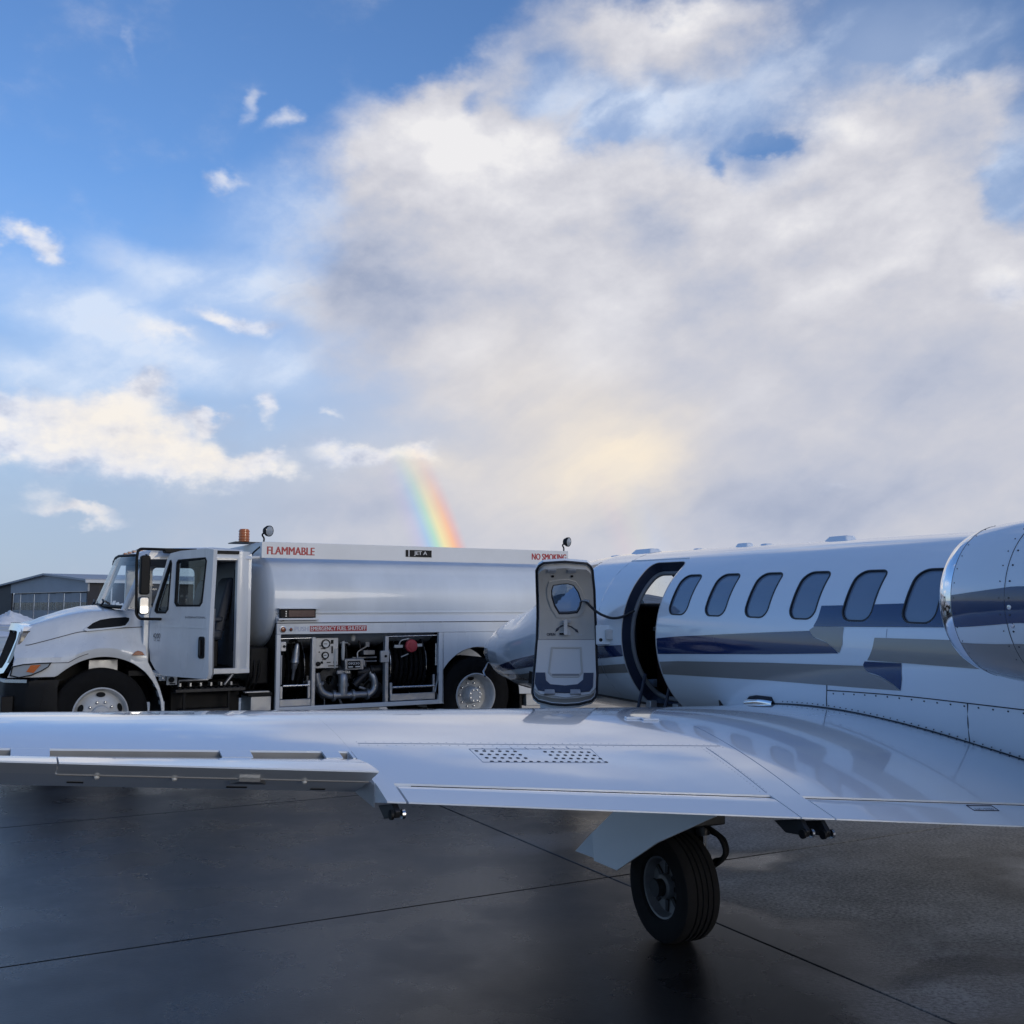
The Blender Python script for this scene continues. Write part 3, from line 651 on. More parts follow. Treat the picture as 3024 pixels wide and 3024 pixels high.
for sgn in (0, 1):
    fy = (lambda y: y) if not sgn else (lambda y: W - y)
    MB().prism([(.355, 1.47), (.33, 1.36), (.335, 1.22), (.37, 1.12), (.46, 1.11), (.455, 1.25), (.455, 1.38), (.48, 1.455)], lambda p, q, d: (gx(p, q) + d, fy(p), q), -.052, .02).build('side_vent', M['black_gloss'], truck)
    MB().prism([(.345, 1.445), (.335, 1.30), (.37, 1.28), (.38, 1.44)], lambda p, q, d: (gx(p, q) + d, fy(p), q), -.062, .0).build('vent_trim', M['trim_grey'], truck)
    # headlamp wrapped round the corner
    hl = [(-.93, .985), (-.91, 1.09), (-.80, 1.115), (-.65, 1.125), (-.52, 1.128), (-.55, 1.075), (-.62, 1.03), (-.72, .985), (-.84, .962)]
    def hw(p, q, d):
        s = p; f = lerp(s, [-.95, -.9, -.8, -.65, -.5], [.135, .085, .048, .016, -.004])
        return (p - .02, fy(f - d), q)
    MB().prism(hl, hw, .012, -.03).build('headlight', M['lens'], truck, smooth=60, bevel=.004)
    MB().prism([(-.77, 1.03), (-.73, 1.10), (-.63, 1.105), (-.70, 1.015)], hw, .017, .0).build('turn_signal', M['amber'], truck, smooth=60)
    MB().ring(hl, inset(hl, .012), hw, .018, .0).build('headlight_rim', M['black'], truck, smooth=60)
# bumper
bmp = []
for y in [0.06, .1, .16, .25, .4, .7, CY]: bmp.append((plan(-.92, y) - .02 + max(0, .25 - y) * .9, y))
bmp = bmp + [(x, W - y) for x, y in bmp[-2::-1]]
bmp = [(-.45, .05)] + bmp + [(-.45, W - .05)]
MB().grid([[(x + dx, y, z) for x, y in bmp] for dx, z in ((.06, .93), (0, .92), (-.015, .84), (-.012, .66), (.0, .52), (.05, .48))]).build('bumper', M['black'], truck, smooth=40)
MB().grid([[(x - .02 + dx, y, z) for x, y in bmp[1:-1]] for dx, z in ((.02, .945), (-.006, .94), (-.008, .905), (.02, .90))]).build('bumper_trim', M['chrome_dull'], truck)
tb(-1.02, -.90, .16, .34, .55, .76, 'fog_light_recess', M['black'])

# ---- cab
RZ = 2.455
CYI = .07                                     # cab side plane
cab = MB()
# roof: rounded loft
rows = []
for i in range(13):
    s = .36 + (1.69 - .36) * i / 12
    zt = lerp(s, [.36, .5, .75, 1.25, 1.6, 1.69], [2.36, 2.425, 2.45, 2.47, 2.455, 2.40])
    e_in = lerp(s, [.36, .5], [.10, 0.])
    rows.append([(s, CYI + e_in, 2.33 if s > .5 else 2.30), (s, CYI + .01 + e_in, zt - .06), (s, CYI + .06 + e_in, zt - .015), (s, CYI + .16, zt), (s, CY, zt + .02)] + [(s, W - y, z) for y, z in ((CYI + .16, zt), (CYI + .06 + e_in, zt - .015), (CYI + .01 + e_in, zt - .06), (CYI + e_in, 2.33 if s > .5 else 2.30))])
cab.grid(rows).build('cab_roof', M['truck_white'], truck, smooth=50)
# rear quarter panel with rounded corner (both sides) and back wall
for sg in (0, 1):
    fy = (lambda y: y) if not sg else (lambda y: W - y)
    MB().grid([[(s, fy(y), z) for z in (.935, 1.3, 1.7, 2.1, 2.36, 2.42)] for s, y in ((1.50, .12), (1.515, CYI + .004), (1.54, CYI), (1.60, CYI + .002), (1.65, CYI + .02), (1.685, CYI + .06), (1.695, CYI + .12), (1.695, .5))]).build('rear_corner_panel', M['truck_white'], truck, smooth=50)
    MB().prism([(.50, .935), (1.69, .935), (1.69, .99), (1.50, 1.0), (.62, 1.0), (.52, 1.0)], lambda p, q, d: (p, fy(d), q), CYI, .22).build('door_sill', M['truck_white'], truck, bevel=.006)
    # pillars
    MB().tube([(.22, fy(.14), 1.70), (.34, fy(.125), 2.0), (.46, fy(.11), 2.33)], .035, 8).build('windshield_pillar', M['truck_white'], truck)
    MB().prism([(.44, 1.0), (.50, 1.0), (.53, 1.68), (.56, 1.74), (.44, 1.71)], lambda p, q, d: (p, fy(d), q), CYI + .03, .16).build('cowl_side', M['truck_white'], truck, bevel=.006)
    MB().prism([(.44, 2.30), (1.52, 2.31), (1.52, 2.42), (.50, 2.42)], lambda p, q, d: (p, fy(d), q), CYI + .012, .16).build('roof_rail', M['truck_white'], truck, bevel=.005)
    MB().box(1.0 if sg else .75, 1.53, fy(CYI - .008) if not sg else fy(.1), fy(.1) if not sg else fy(CYI - .008), 2.385, 2.425).build('drip_rail', M['black'], truck, bevel=.004)
tp([(1.60, .95), (1.695, .95), (1.695, 2.40), (1.60, 2.36)], .1, W - .1, 'cab_rear_wall', M['truck_white'])
MB().box(.30, 1.60, .15, W - .15, .94, 1.0).build('cab_floor', M['black'], truck)
MB().box(.52, 1.59, .12, W - .12, 2.30, 2.345).build('headliner', M['trim_grey'], truck)
tb(1.53, 1.59, .13, W - .13, 1.0, 2.3, 'rear_trim', M['trim_grey'])
MB().prism([(.46, 1.0), (.60, 1.0), (.66, 1.5), (.58, 1.68), (.46, 1.70)], sd, .17, W - .17).build('dashboard', M['black'], truck, bevel=.02)
# far side door with a window opening
fd = rrect(.55, 1.50, 1.0, 2.33, .04); fw_ = rrect(.90, 1.47, 1.70, 2.28, .06)
MB().ring(fd, fw_, sd, W - CYI - .05, W - CYI).build('passenger_door', M['truck_white'], truck)
MB().prism(fw_, sd, W - CYI - .03, W - CYI - .025).build('passenger_window', M['glass'], truck)
tb(.50, 1.5, W - CYI - .10, W - CYI - .052, 1.0, 1.72, 'passenger_door_trim', M['trim_grey'])
# windshield
wsb = [(.06, CY), (.08, .8), (.13, .45), (.24, .15)]; wst = [(.30, CY), (.315, .8), (.36, .42), (.46, .13)]
def ws_ring(k, ex=0.):
    a = [(x, y, 1.735 + .035 * (1 - abs(y - CY) / CY)) for x, y in wsb] ; b = [(x, y, 2.35 + .03 * (1 - abs(y - CY) / CY)) for x, y in wst]
    a = a[::-1] + [(x, W - y, z) for x, y, z in a[1:]]; b = b[::-1] + [(x, W - y, z) for x, y, z in b[1:]]
    return [tuple(Vector(p) * (1 - k) + Vector(q) * k) for p, q in zip(a, b)]
MB().grid([ws_ring(k / 6) for k in range(7)]).build('windshield', M['glass_dark'], truck, smooth=60)
wf = ws_ring(0) + ws_ring(1)[::-1]
MB().tube(wf + [wf[0]], .018, 6).build('windshield_seal', M['black'], truck)
MB().grid([[(x - .02, y, z - .015) for x, y, z in ws_ring(0)], [(x + .06, y, z - .03) for x, y, z in ws_ring(0)]]).build('cowl_panel', M['black'], truck)
for y in (.5, 1.3): ttube(bend([(.02, y, 1.76), (.06, y + .12, 1.80), (.10, y + .5, 1.83)], .03), .012, 'wiper', M['black'])
for k in range(5): tb(.45, .52, .5 + k * .34 - .05, .5 + k * .34 + .05, 2.43, 2.455, 'roof_marker_lamp', M['amber_dull'])
# seats
def seat(y0):
    st = MB().box(.95, 1.42, y0, y0 + .5, 1.33, 1.47).build('seat_cushion', M['seat'], truck, bevel=.05, seg=4)
    MB().prism([(1.30, 1.42), (1.42, 1.40), (1.53, 1.9), (1.55, 2.08), (1.50, 2.12), (1.45, 2.05), (1.38, 1.75)], sd, y0 + .02, y0 + .48).build('seat_back', M['seat'], st, bevel=.04, seg=4)
    MB().box(1.0, 1.38, y0 + .08, y0 + .42, 1.0, 1.33).build('seat_base', M['black'], st, bevel=.01)
    MB().box(1.12, 1.40, y0 - .05, y0 - .01, 1.56, 1.62).build('armrest', M['seat'], st, bevel=.02)
    return st
seat(.32); seat(1.5)
tb(1.16, 1.28, .22, .30, 1.10, 1.36, 'fire_extinguisher_box', M['cream'], .01); tb(1.19, 1.28, .20, .26, 1.03, 1.10, 'pedal_box', M['cream'], .01)
sw = MB(); sw.revolve([(.014 * math.cos(2 * PI * i / 8), .20 + .014 * math.sin(2 * PI * i / 8)) for i in range(8)], (.74, .56, 1.62), (.7, 0, .55), 36, close=True)
sw.tube([(.74, .56, 1.62), (.58, .56, 1.46)], .03, 8); sw.build('steering_wheel', M['black'], truck)
tb(1.50, 1.525, .13, .17, 1.2, 2.2, 'seat_belt', M['black'], 0)
# driver door, hinged at the front edge and swung open towards the camera
DA = math.radians(62); dh = Vector((.50, CYI - .01, 0)); dx = Vector((math.cos(DA), -math.sin(DA), 0)); dn = Vector((-math.sin(DA), -math.cos(DA), 0))
dd = lambda p, q, d: tuple(dh + dx * p + dn * d + Vector((0, 0, q)))      # p from hinge, d outwards
door_o = [(.0, 1.30), (.03, 1.12), (.12, 1.02), (.25, .955), (.6, .945), (1.0, .94), (1.03, 1.0), (1.02, 1.4), (1.03, 1.72), (1.05, 2.1), (1.06, 2.385), (.95, 2.40), (.5, 2.385), (.33, 2.36), (.27, 2.28), (.14, 1.95), (.02, 1.70), (.0, 1.6)]
win = [(.46, 1.745), (.86, 1.745), (.90, 1.79), (.955, 2.26), (.93, 2.30), (.47, 2.285), (.44, 2.25), (.425, 1.79)]
qwin = [(.08, 1.69), (.12, 1.665), (.28, 1.665), (.325, 1.71), (.365, 2.24), (.35, 2.285), (.325, 2.28), (.10, 1.77)]
def cdt_plate(outer, holes):
    vs = [Vector(p) for p in outer]; ed = [(i, (i + 1) % len(outer)) for i in range(len(outer))]
    for h in holes:
        b = len(vs); vs += [Vector(p) for p in h]; ed += [(b + i, b + (i + 1) % len(h)) for i in range(len(h))]
    r = geometry.delaunay_2d_cdt(vs, ed, [], 1, 1e-5)
    V, Fc = r[0], r[2]
    def inside(p, poly):
        c = False
        for i in range(len(poly)):
            a, b = poly[i], poly[i - 1]
            if (a[1] > p[1]) != (b[1] > p[1]) and p[0] < (b[0] - a[0]) * (p[1] - a[1]) / (b[1] - a[1]) + a[0]: c = not c
        return c
    F2 = []
    for f in Fc:
        c = sum((V[i] for i in f), Vector((0, 0))) / len(f)
        if inside(c, outer) and not any(inside(c, h) for h in holes): F2.append(f)
    return V, F2
V2, F2 = cdt_plate(door_o, [win, qwin])
mb = MB()
for d in (0., -.055): mb.add([dd(p.x, p.y, d) for p in V2], F2)
for lp in (door_o, win, qwin):
    n = len(lp); mb.add([dd(p, q, 0.) for p, q in lp] + [dd(p, q, -.055) for p, q in lp], [(i, (i + 1) % n, n + (i + 1) % n, n + i) for i in range(n)])
ddoor = mb.build('driver_door', M['truck_white'], truck, smooth=30)
for lp, nm in ((win, 'door_window'), (qwin, 'quarter_window')):
    MB().prism(lp, dd, -.03, -.026).build(nm, M['glass_dark'], ddoor)
    MB().ring([(p, q) for p, q in lp], inset(lp, .022), dd, .004, -.03).build('window_seal', M['black'], ddoor)
tb_ = MB().prism([(p, q) for p, q in door_o if q < 1.75], dd, -.057, -.075).build('door_trim', M['trim_grey'], ddoor)
MB().prism(rrect(.86, .955, 1.165, 1.41, .03), dd, .012, .0).build('door_handle', M['black'], ddoor, smooth=50)
MB().prism(rrect(.895, .915, 1.2, 1.37, .008), dd, .03, .012).build('handle_lever', M['black_gloss'], ddoor)
text('badge_lettering', 'INTERNATIONAL', dd(.62, 1.612, .002), dx, (0, 0, 1), .34, .022, M['dark_text'], ddoor)
text('badge_lettering', '4200', dd(.07, 1.375, .002), dx, (0, 0, 1), .13, .06, M['dark_text'], ddoor)
text('badge_lettering', 'VT 365', dd(.085, 1.345, .002), dx, (0, 0, 1), .11, .02, M['dark_text'], ddoor)
MB().prism([(.01, 1.508), (1.02, 1.50), (1.02, 1.512), (.01, 1.52)], dd, .004, .0).build('door_crease', M['truck_white'], ddoor)
# mirrors: loop bracket
mk = lambda s, z, y=-.22: (s, y, z)
ttube(bend([mk(.92, 2.41, -.02), mk(.55, 2.41, -.12), mk(.30, 2.405), mk(.285, 2.30), mk(.30, 1.66), mk(.34, 1.605), mk(.62, 1.60, -.1)], .05), .016, 'mirror_bracket', M['black'])
MB().prism(rrect(.60, .70, 1.50, 1.63, .02), sd, -.12, -.02).build('mirror_mount', M['black'], truck, bevel=.006)
MB().prism([(.62, 2.37), (.95, 2.36), (.98, 2.43), (.60, 2.425)], sd, -.12, .02).build('mirror_mount', M['black'], truck, bevel=.008)
mm = MB().prism(rrect(.325, .43, 1.88, 2.33, .03), sd, -.28, -.17).build('mirror', M['black'], truck, bevel=.012)
mm2 = MB().prism(rrect(.315, .43, 1.655, 1.86, .03), sd, -.28, -.18).build('convex_mirror', M['black_gloss'], truck, bevel=.01)
MB().prism(rrect(.325, .42, 1.665, 1.85, .025), sd, -.292, -.281).build('mirror_glass', M['mirror'], mm2, bevel=.004)
# below the door: battery switch plate, steps, tanks
pl = tb(.70, .82, .0, .02, .83, .935, 'switch_plate', M['cream'], .003)
MB().revolve([(-.02, .001), (-.02, .03), (.0, .034)], (.755, 0, .89), (0, 1, 0), 20).build('battery_switch', M['black'], pl)
tb(.735, .80, -.002, .0, .838, .852, 'plate_text', M['black'], 0, pl)
tb(.62, .69, .01, .06, .88, .93, 'marker_bracket', M['cream'], .004); MB().revolve([(-.03, .001), (-.028, .02), (.0, .024)], (.655, .01, .905), (0, 1, 0), 16).build('marker_lens', M['lens'], truck)
stp = MB().box(.80, 1.62, -.02, .25, .735, .775).build('upper_step', M['dark_metal'], truck, bevel=.004)
for k in range(12): tb(.83 + k * .065, .87 + k * .065, -.01, .24, .775, .785, 'tread_bar', M['black'], 0, stp)
tb(.88, 1.44, .0, .22, .50, .535, 'lower_step', M['dark_metal'])
for x in (.90, 1.42): tb(x, x + .03, .02, .06, .53, .735, 'step_hanger', M['black'], .002)
tb(.80, 1.62, .26, .62, .42, .80, 'battery_box', M['black'], .01)
ttube([(.86, .1, .8), (.86, .1, .87), (1.2, .1, .87)], .014, 'air_line', M['steel']); ttube([(1.4, .12, .80), (1.5, .12, .93)], .02, 'cab_mount', M['steel'])
for k in range(6): tb(.86 + k * .12, .88 + k * .12, .06, .2, .80, .84, 'step_bolt', M['steel'], 0)
tb(1.66, 1.96, .0, .5, .655, .70, 'tool_box_lid', M['black'], .006); tb(1.70, 1.95, .02, .48, .40, .65, 'tool_box', M['alu'], .006); tb(1.62, 1.92, -.01, .1, .70, .715, 'deck_strip', M['alu'], .002)
for k in range(3): ttube(bend([(1.72 + .06 * k, .35, 1.25), (1.74 + .06 * k, .2, .95), (1.70 + .05 * k, .3, .72)], .12), .016, 'cable', M['black'])
tb(1.74, 1.98, .25, 2.1, .78, 1.24, 'pump_housing', M['black'], .02)

# ---- tank
TC, TZ, TA, TB = CY, 1.815, CY - .035, .635
def tank_sec(s, k=1.0, n=72):
    out = []
    for j in range(n):
        a = 2 * PI * j / n; c, s_ = math.cos(a), math.sin(a); p = 2 / 2.5
        out.append((s, TC + TA * k * math.copysign(abs(c) ** p, c), TZ + TB * k * math.copysign(abs(s_) ** p, s_)))
    return out
rows = [tank_sec(1.80, .05), tank_sec(1.815, .4), tank_sec(1.85, .75), tank_sec(1.90, .93), tank_sec(1.955, .992), tank_sec(1.975)] + [tank_sec(1.98 + i * .43) for i in range(11)] + [tank_sec(6.30, .99), tank_sec(6.36, .92), tank_sec(6.42, .6), tank_sec(6.44, .05)]
tank = MB().grid(rows, closev=True).build('tank', M['tank_white'], truck, smooth=50)
for s in (3.35, 5.0): MB().grid([tank_sec(s + d, 1.0012) for d in (-.006, .006)], closev=True).build('tank_weld', M['tank_white'], tank)
# walkway coaming round the tank top
cm = tb(1.82, 6.36, .12, .14, 2.35, 2.553, 'tank_coaming', M['truck_band'], .003)
tb(1.82, 6.36, W - .14, W - .12, 2.35, 2.553, 'tank_coaming', M['truck_band'], .003)
for x in (1.82, 6.34): tb(x, x + .02, .141, W - .141, 2.35, 2.548, 'tank_coaming', M['truck_band'], .003)
text('flammable_lettering', 'FLAMMABLE', (1.89, .12, 2.397), (1, 0, 0), (0, 0, 1), .61, .098, M['red_text'], cm, bold=.10)
text('no_smoking_lettering', 'NO SMOKING', (5.74, .12, 2.415), (1, 0, 0), (0, 0, 1), .58, .09, M['red_text'], cm, bold=.10)
pl = MB().box(3.77, 4.15, .112, .119, 2.41, 2.503).build('fuel_grade_plate', M['black'], cm)
text('fuel_grade_lettering', 'JET A', (3.89, .112, 2.425), (1, 0, 0), (0, 0, 1), .19, .062, M['white_text'], pl, bold=.04)
MB().box(3.808, 3.822, .1105, .1125, 2.412, 2.501).build('plate_bar', M['white_text'], pl)
for s in (2.6, 3.6, 4.6, 5.5): MB().revolve([(-.02, .28), (.04, .28), (.05, .24), (.05, .001)], (s, CY, 2.42), (0, 0, 1), 28).build('manhole', M['alu'], tank)
# beacon and spot lights
bk = MB().box(1.62, 1.95, .62, 1.0, 2.565, 2.578).build('beacon_bracket', M['dark_metal'], truck)
bcn = MB().revolve([(0, .062), (.01, .07), (.16, .066), (.17, .055), (.172, .001)], (1.775, .8, 2.582), (0, 0, 1), 24).build('beacon', M['amber'], truck)
for k in range(4): MB().revolve([(.03 + k * .035, .0705), (.036 + k * .035, .073), (.042 + k * .035, .0705)], (1.775, .8, 2.582), (0, 0, 1), 24).build('beacon_rib', M['amber'], bcn)
tb(1.84, 1.86, .45, .55, 2.40, 2.56, 'bracket_post', M['truck_white'])
def spot(s, tilt):
    sp_ = ttube(bend([(s - .04, .16, 2.55), (s - .035, .16, 2.60), (s - .07, .15, 2.64), (s - .03, .14, 2.68)], .02), .011, 'spot_lamp_arm', M['dark_metal'])
    d = Vector((.45, -.85, -.1)).normalized()
    h_ = MB().revolve([(-.05, .02), (-.045, .045), (.0, .068), (.03, .07), (.036, .064)], (s, .13, 2.69), d, 24).build('spot_lamp', M['black'], sp_)
    MB().revolve([(.03, .062), (.042, .04), (.045, .001)], (s, .13, 2.69), d, 24).build('spot_lens', M['lens'], h_)
spot(1.895, 0); spot(6.345, 0)
ttube(bend([(1.69, .3, 2.33), (1.75, .25, 2.42), (1.83, .2, 2.50)], .05), .01, 'lamp_cable', M['black']); ttube([(1.66, .2, 2.35), (1.84, .18, 2.36)], .022, 'vent_pipe', M['truck_white'])

# ---- body below the tank
tp([(2.0, 1.672), (6.30, 1.672), (6.30, 1.664), (2.0, 1.664)], .03, .2, 'belt_rail', M['truck_white'], 0)
MB().prism([(1.545, -.012), (1.664, .07), (1.664, .12), (1.535, .12)], lambda p, q, d: (d, q, p), 2.0, 6.3).build('drip_shelf', M['truck_band'], truck, bevel=.003)
tp([(2.0, 1.40), (6.3, 1.40), (6.3, 1.535), (2.0, 1.535)], .0, .05, 'upper_side_panel', M['truck_white'])
for q in ((2.0, 2.052, 0, .06, .452, 1.3985), (4.215, 4.275, 0, .06, .452, 1.3985), (2.053, 4.214, .001, .06, .452, .505)): tb(*q, 'bay_frame', M['truck_band'], .004)
rp = [(4.279, 1.398), (4.279, .45)] + [(4.82 - .645 * math.cos(a), .53 + .665 * math.sin(a)) for a in [PI * i / 24 for i in range(0, 25)]] + [(6.3, .5), (6.3, 1.398)]
rp[2] = (4.30, .45)
tp(rp, .004, .04, 'rear_side_panel', M['truck_white'])
MB().grid([[(4.82 - .64 * math.cos(a), y, .53 + .66 * math.sin(a)) for y in (.01, .75)] for a in [PI * i / 24 for i in range(25)]]).build('wheel_arch_liner', M['black'], truck)
tb(5.52, 5.56, .1, .7, .25, .95, 'mud_flap', M['black'], .003)
tb(5.6, 6.2, .05, .5, .35, .62, 'rear_locker', M['alu'])
tb(2.0, 6.3, W - .05, W, .45, 1.66, 'far_side_panel', M['truck_white'])
tp([(2.2, .28), (3.3, .28), (3.42, .40), (3.42, .44), (2.2, .44)], .12, .5, 'underslung_tank', M['alu'])
# bay interior
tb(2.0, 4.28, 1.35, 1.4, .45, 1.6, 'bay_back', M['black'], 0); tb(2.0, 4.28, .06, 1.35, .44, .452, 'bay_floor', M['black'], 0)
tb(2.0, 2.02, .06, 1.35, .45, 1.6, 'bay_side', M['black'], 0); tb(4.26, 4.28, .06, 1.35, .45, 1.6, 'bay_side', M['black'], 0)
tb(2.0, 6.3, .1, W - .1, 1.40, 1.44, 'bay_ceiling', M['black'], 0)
tb(2.46, 2.51, .02, .10, .50, 1.36, 'bay_post', M['alu']); tb(3.45, 3.50, .02, .10, .505, 1.36, 'bay_post', M['alu'])
tb(2.06, 2.46, .03, .06, .51, .595, 'kick_plate', M['alu']); tb(3.53, 4.18, .03, .06, .515, .605, 'kick_plate', M['alu'])
tb(2.065, 2.10, .04, .07, .60, .76, 'roller_bracket', M['alu']); tb(2.42, 2.455, .04, .07, .60, .82, 'roller_bracket', M['alu']); tb(3.53, 3.565, .04, .07, .60, .75, 'roller_bracket', M['alu']); tb(4.15, 4.18, .04, .07, .60, .84, 'roller_bracket', M['alu'])
ttube([(2.10, .035, .763), (2.44, .035, .763)], .016, 'hose_roller', M['chrome_dull']); ttube([(3.56, .035, .69), (4.17, .035, .69)], .016, 'hose_roller', M['chrome_dull'])
ttube([(2.08, .06, .78), (2.08, .06, 1.14)], .012, 'stay_rod', M['alu']); ttube([(4.195, .05, .96), (4.195, .05, 1.25)], .014, 'gas_strut', M['chrome_dull'])
tb(2.06, 2.13, .03, .09, 1.19, 1.31, 'door_latch_box', M['alu']); tb(3.38, 3.5, .0, .04, 1.02, 1.17, 'door_latch_box', M['alu'])
for x, z in ((2.105, 1.25), (3.45, 1.10)): MB().revolve([(-.012, .001), (-.01, .016), (0, .018)], (x, .028 if x < 3 else 0, z), (0, 1, 0), 14).build('latch_knob', M['black'], truck)
ttube([(2.06, .05, 1.345), (2.46, .05, 1.35)], .01, 'door_track', M['chrome_dull']); ttube([(3.5, .05, 1.352), (4.2, .05, 1.36)], .01, 'door_track', M['chrome_dull'])
def reel(s0, s1, name, y=.62, z=.96, R=.40, hr=.33):
    rl = MB().tube([(s0, y, z), (s1, y, z)], .12, 20).build(name, M['dark_metal'], truck)
    for s in (s0, s1): MB().revolve([(-.008, .01), (-.008, R), (.0, R + .012), (.008, R), (.008, .01)], (s, y, z), (1, 0, 0), 48).build('reel_flange', M['dark_metal'], rl)
    for s in (s0, s1):
        MB().revolve([(.007 * math.cos(2 * PI * i / 6), R + .008 + .007 * math.sin(2 * PI * i / 6)) for i in range(6)], (s, y, z), (1, 0, 0), 48, close=True).build('reel_rim', M['chrome_dull'], rl)
    k = int((s1 - s0 - .03) / .062)
    for i in range(k):
        s = s0 + .045 + i * (s1 - s0 - .09) / max(1, k - 1)
        MB().revolve([(.028 * math.cos(2 * PI * j / 10), hr + .028 * math.sin(2 * PI * j / 10)) for j in range(10)], (s, y, z), (1, 0, 0), 48, close=True).build('hose_coil', M['rubber'], rl)
reel(2.13, 2.43, 'hose_reel', R=.40); reel(3.60, 4.12, 'hose_reel', R=.42, hr=.35)
nz = MB().revolve([(0, .02), (.03, .032), (.06, .035), (.12, .046), (.20, .048), (.21, .055), (.24, .055), (.25, .042), (.31, .036), (.33, .024), (.44, .016), (.46, .012)], (2.30, .12, 1.28), (-.1, .06, -1), 20).build('fuel_nozzle', M['steel'], truck)
MB().tube(bend([(2.30, .12, 1.28), (2.29, .16, 1.33), (2.22, .2, 1.30)], .04), .02, 8).build('nozzle_grip', M['black'], nz)
# gauge panel
gpn = tb(2.53, 2.83, .09, .11, .965, 1.345, 'gauge_panel', M['alu'], .003)
for x, z, r in ((2.66, 1.272, .053), (2.655, 1.127, .042)):
    gg = MB().revolve([(.02, r + .004), (-.025, r + .004), (-.028, r - .008), (-.018, r - .009)], (x, .09, z), (0, 1, 0), 30).build('gauge_bezel', M['black'], gpn)
    MB().revolve([(-.017, .001), (-.0175, r - .008)], (x, .09, z), (0, 1, 0), 30).build('gauge_dial', M['gauge_face'], gg)
    MB().box(x - r * .55, x + r * .3, .068, .07, z - .004, z + .003).build('needle', M['black'], gg)
for x, z, w_, h_ in ((2.60, 1.205, .06, .012), (2.62, 1.065, .05, .010), (2.60, 1.02, .03, .03), (2.68, 1.03, .05, .012), (2.74, 1.15, .02, .09), (2.77, 1.02, .04, .03), (2.58, 1.24, .02, .012), (2.70, .985, .14, .012), (2.57, 1.16, .016, .016), (2.73, 1.27, .035, .05)):
    MB().box(x, x + w_, .084, .09, z, z + h_).build('label_tag', M['black'], gpn)
MB().revolve([(0, .03), (-.025, .028), (-.03, .001)], (2.565, .09, 1.02), (0, 1, 0), 18).build('knob', M['black'], gpn)
for x in (2.79, 2.90): MB().revolve([(0, .02), (.12, .024), (.20, .022), (.24, .014), (.25, .001)], (x, .10, 1.30 if x > 2.8 else 1.2), (0, 0, -1), 14).build('filter_bowl', M['cream'], truck)
tb(2.86, 2.97, .1, .14, 1.27, 1.285, 'filter_bracket', M['alu']); MB().revolve([(0, .03), (.05, .035), (.09, .025), (.1, .001)], (3.07, .2, 1.39), (0, 0, -1), 16).build('bay_lamp', M['cream'], truck)
# meter register
mt = tb(2.92, 3.18, .08, .26, .93, 1.075, 'meter_register', M['steel'], .008)
tb(2.955, 3.13, .072, .082, .95, 1.045, 'register_window', M['black'], .004, mt)
text('register_digits', '09230', (2.965, .0715, 1.0), (1, 0, 0), (0, 0, 1), .15, .028, M['white_text'], mt)
for x in (2.965, 3.06): tb(x, x + .06, .068, .073, .965, .978, 'register_label', M['gauge_face'], 0, mt)
tb(3.18, 3.205, .1, .2, .98, 1.05, 'register_knob', M['steel'], .006, mt)
# pipework
ttube(bend([(2.57, .16, .90), (2.59, .16, .78), (2.64, .16, .655), (2.74, .16, .605), (3.30, .16, .605), (3.37, .16, .68), (3.36, .16, .80), (3.29, .2, .92)], .10, 8), .047, 'manifold_pipe', M['steel'], n=16)
ttube(bend([(2.93, .16, .61), (2.93, .16, .86), (2.93, .3, .93)], .1, 8), .062, 'riser_pipe', M['steel'], n=18)
for p, d in (((2.80, .16, .605), (1, 0, 0)), ((3.06, .16, .605), (1, 0, 0)), ((3.26, .16, .605), (1, 0, 0)), ((2.93, .16, .74), (0, 0, 1)), ((2.60, .16, .76), (.3, 0, -1))):
    MB().revolve([(-.016, .04), (-.016, .074), (.016, .074), (.016, .04)], p, d, 24).build('pipe_clamp', M['steel'], truck)
MB().revolve([(-.16, .035), (-.15, .055), (.02, .055), (.03, .075), (.06, .075), (.07, .06), (.18, .06), (.19, .075), (.22, .075), (.23, .04)], (3.28, .2, .90), (1, 0, .12), 20).build('control_valve', M['dark_metal'], truck)
ttube([(3.08, .18, .72), (3.28, .2, .9)], [.05, .055], 'strainer', M['dark_metal'], n=16)
MB().revolve([(-.08, .06), (-.06, .16), (.05, .17), (.08, .08)], (2.78, .32, .80), (0, 1, 0), 28).build('flow_meter', M['dark_metal'], truck)
tb(2.84, 3.02, .14, .18, .88, .925, 'pipe_flange', M['alu']); tb(3.0, 3.1, .3, .36, .80, .98, 'relay_box', M['dark_metal'], .006); tb(3.24, 3.40, .25, .4, 1.11, 1.17, 'junction_box', M['steel'], .006)
for z in (1.07, 1.02): ttube([(3.12, .35, z), (3.46, .35, z)], .015, 'hydraulic_line', M['steel'])
for k in range(4): ttube(bend([(2.62 + .2 * k, .4, 1.35), (2.66 + .2 * k, .38, 1.1), (2.60 + .22 * k, .4, .7)], .1), .012, 'hydraulic_line', M['dark_metal'])
rb = random.Random(4)
for k in range(22):
    x, z, y = rb.uniform(2.56, 3.42), rb.uniform(.66, 1.3), rb.uniform(.30, .6)
    P_ = [(x, y, z)]
    for j in range(rb.choice((2, 3))): P_.append((P_[-1][0] + rb.choice((0, 0, .12, -.12)) * rb.uniform(.6, 1.6), P_[-1][1] + rb.uniform(-.05, .02), P_[-1][2] + rb.choice((.1, -.1, .0)) * rb.uniform(.6, 1.6) - .02))
    ttube(bend(P_, .03), rb.choice((.009, .013, .02)), 'hydraulic_line', rb.choice((M['steel'], M['dark_metal'], M['alu'], M['black'])))
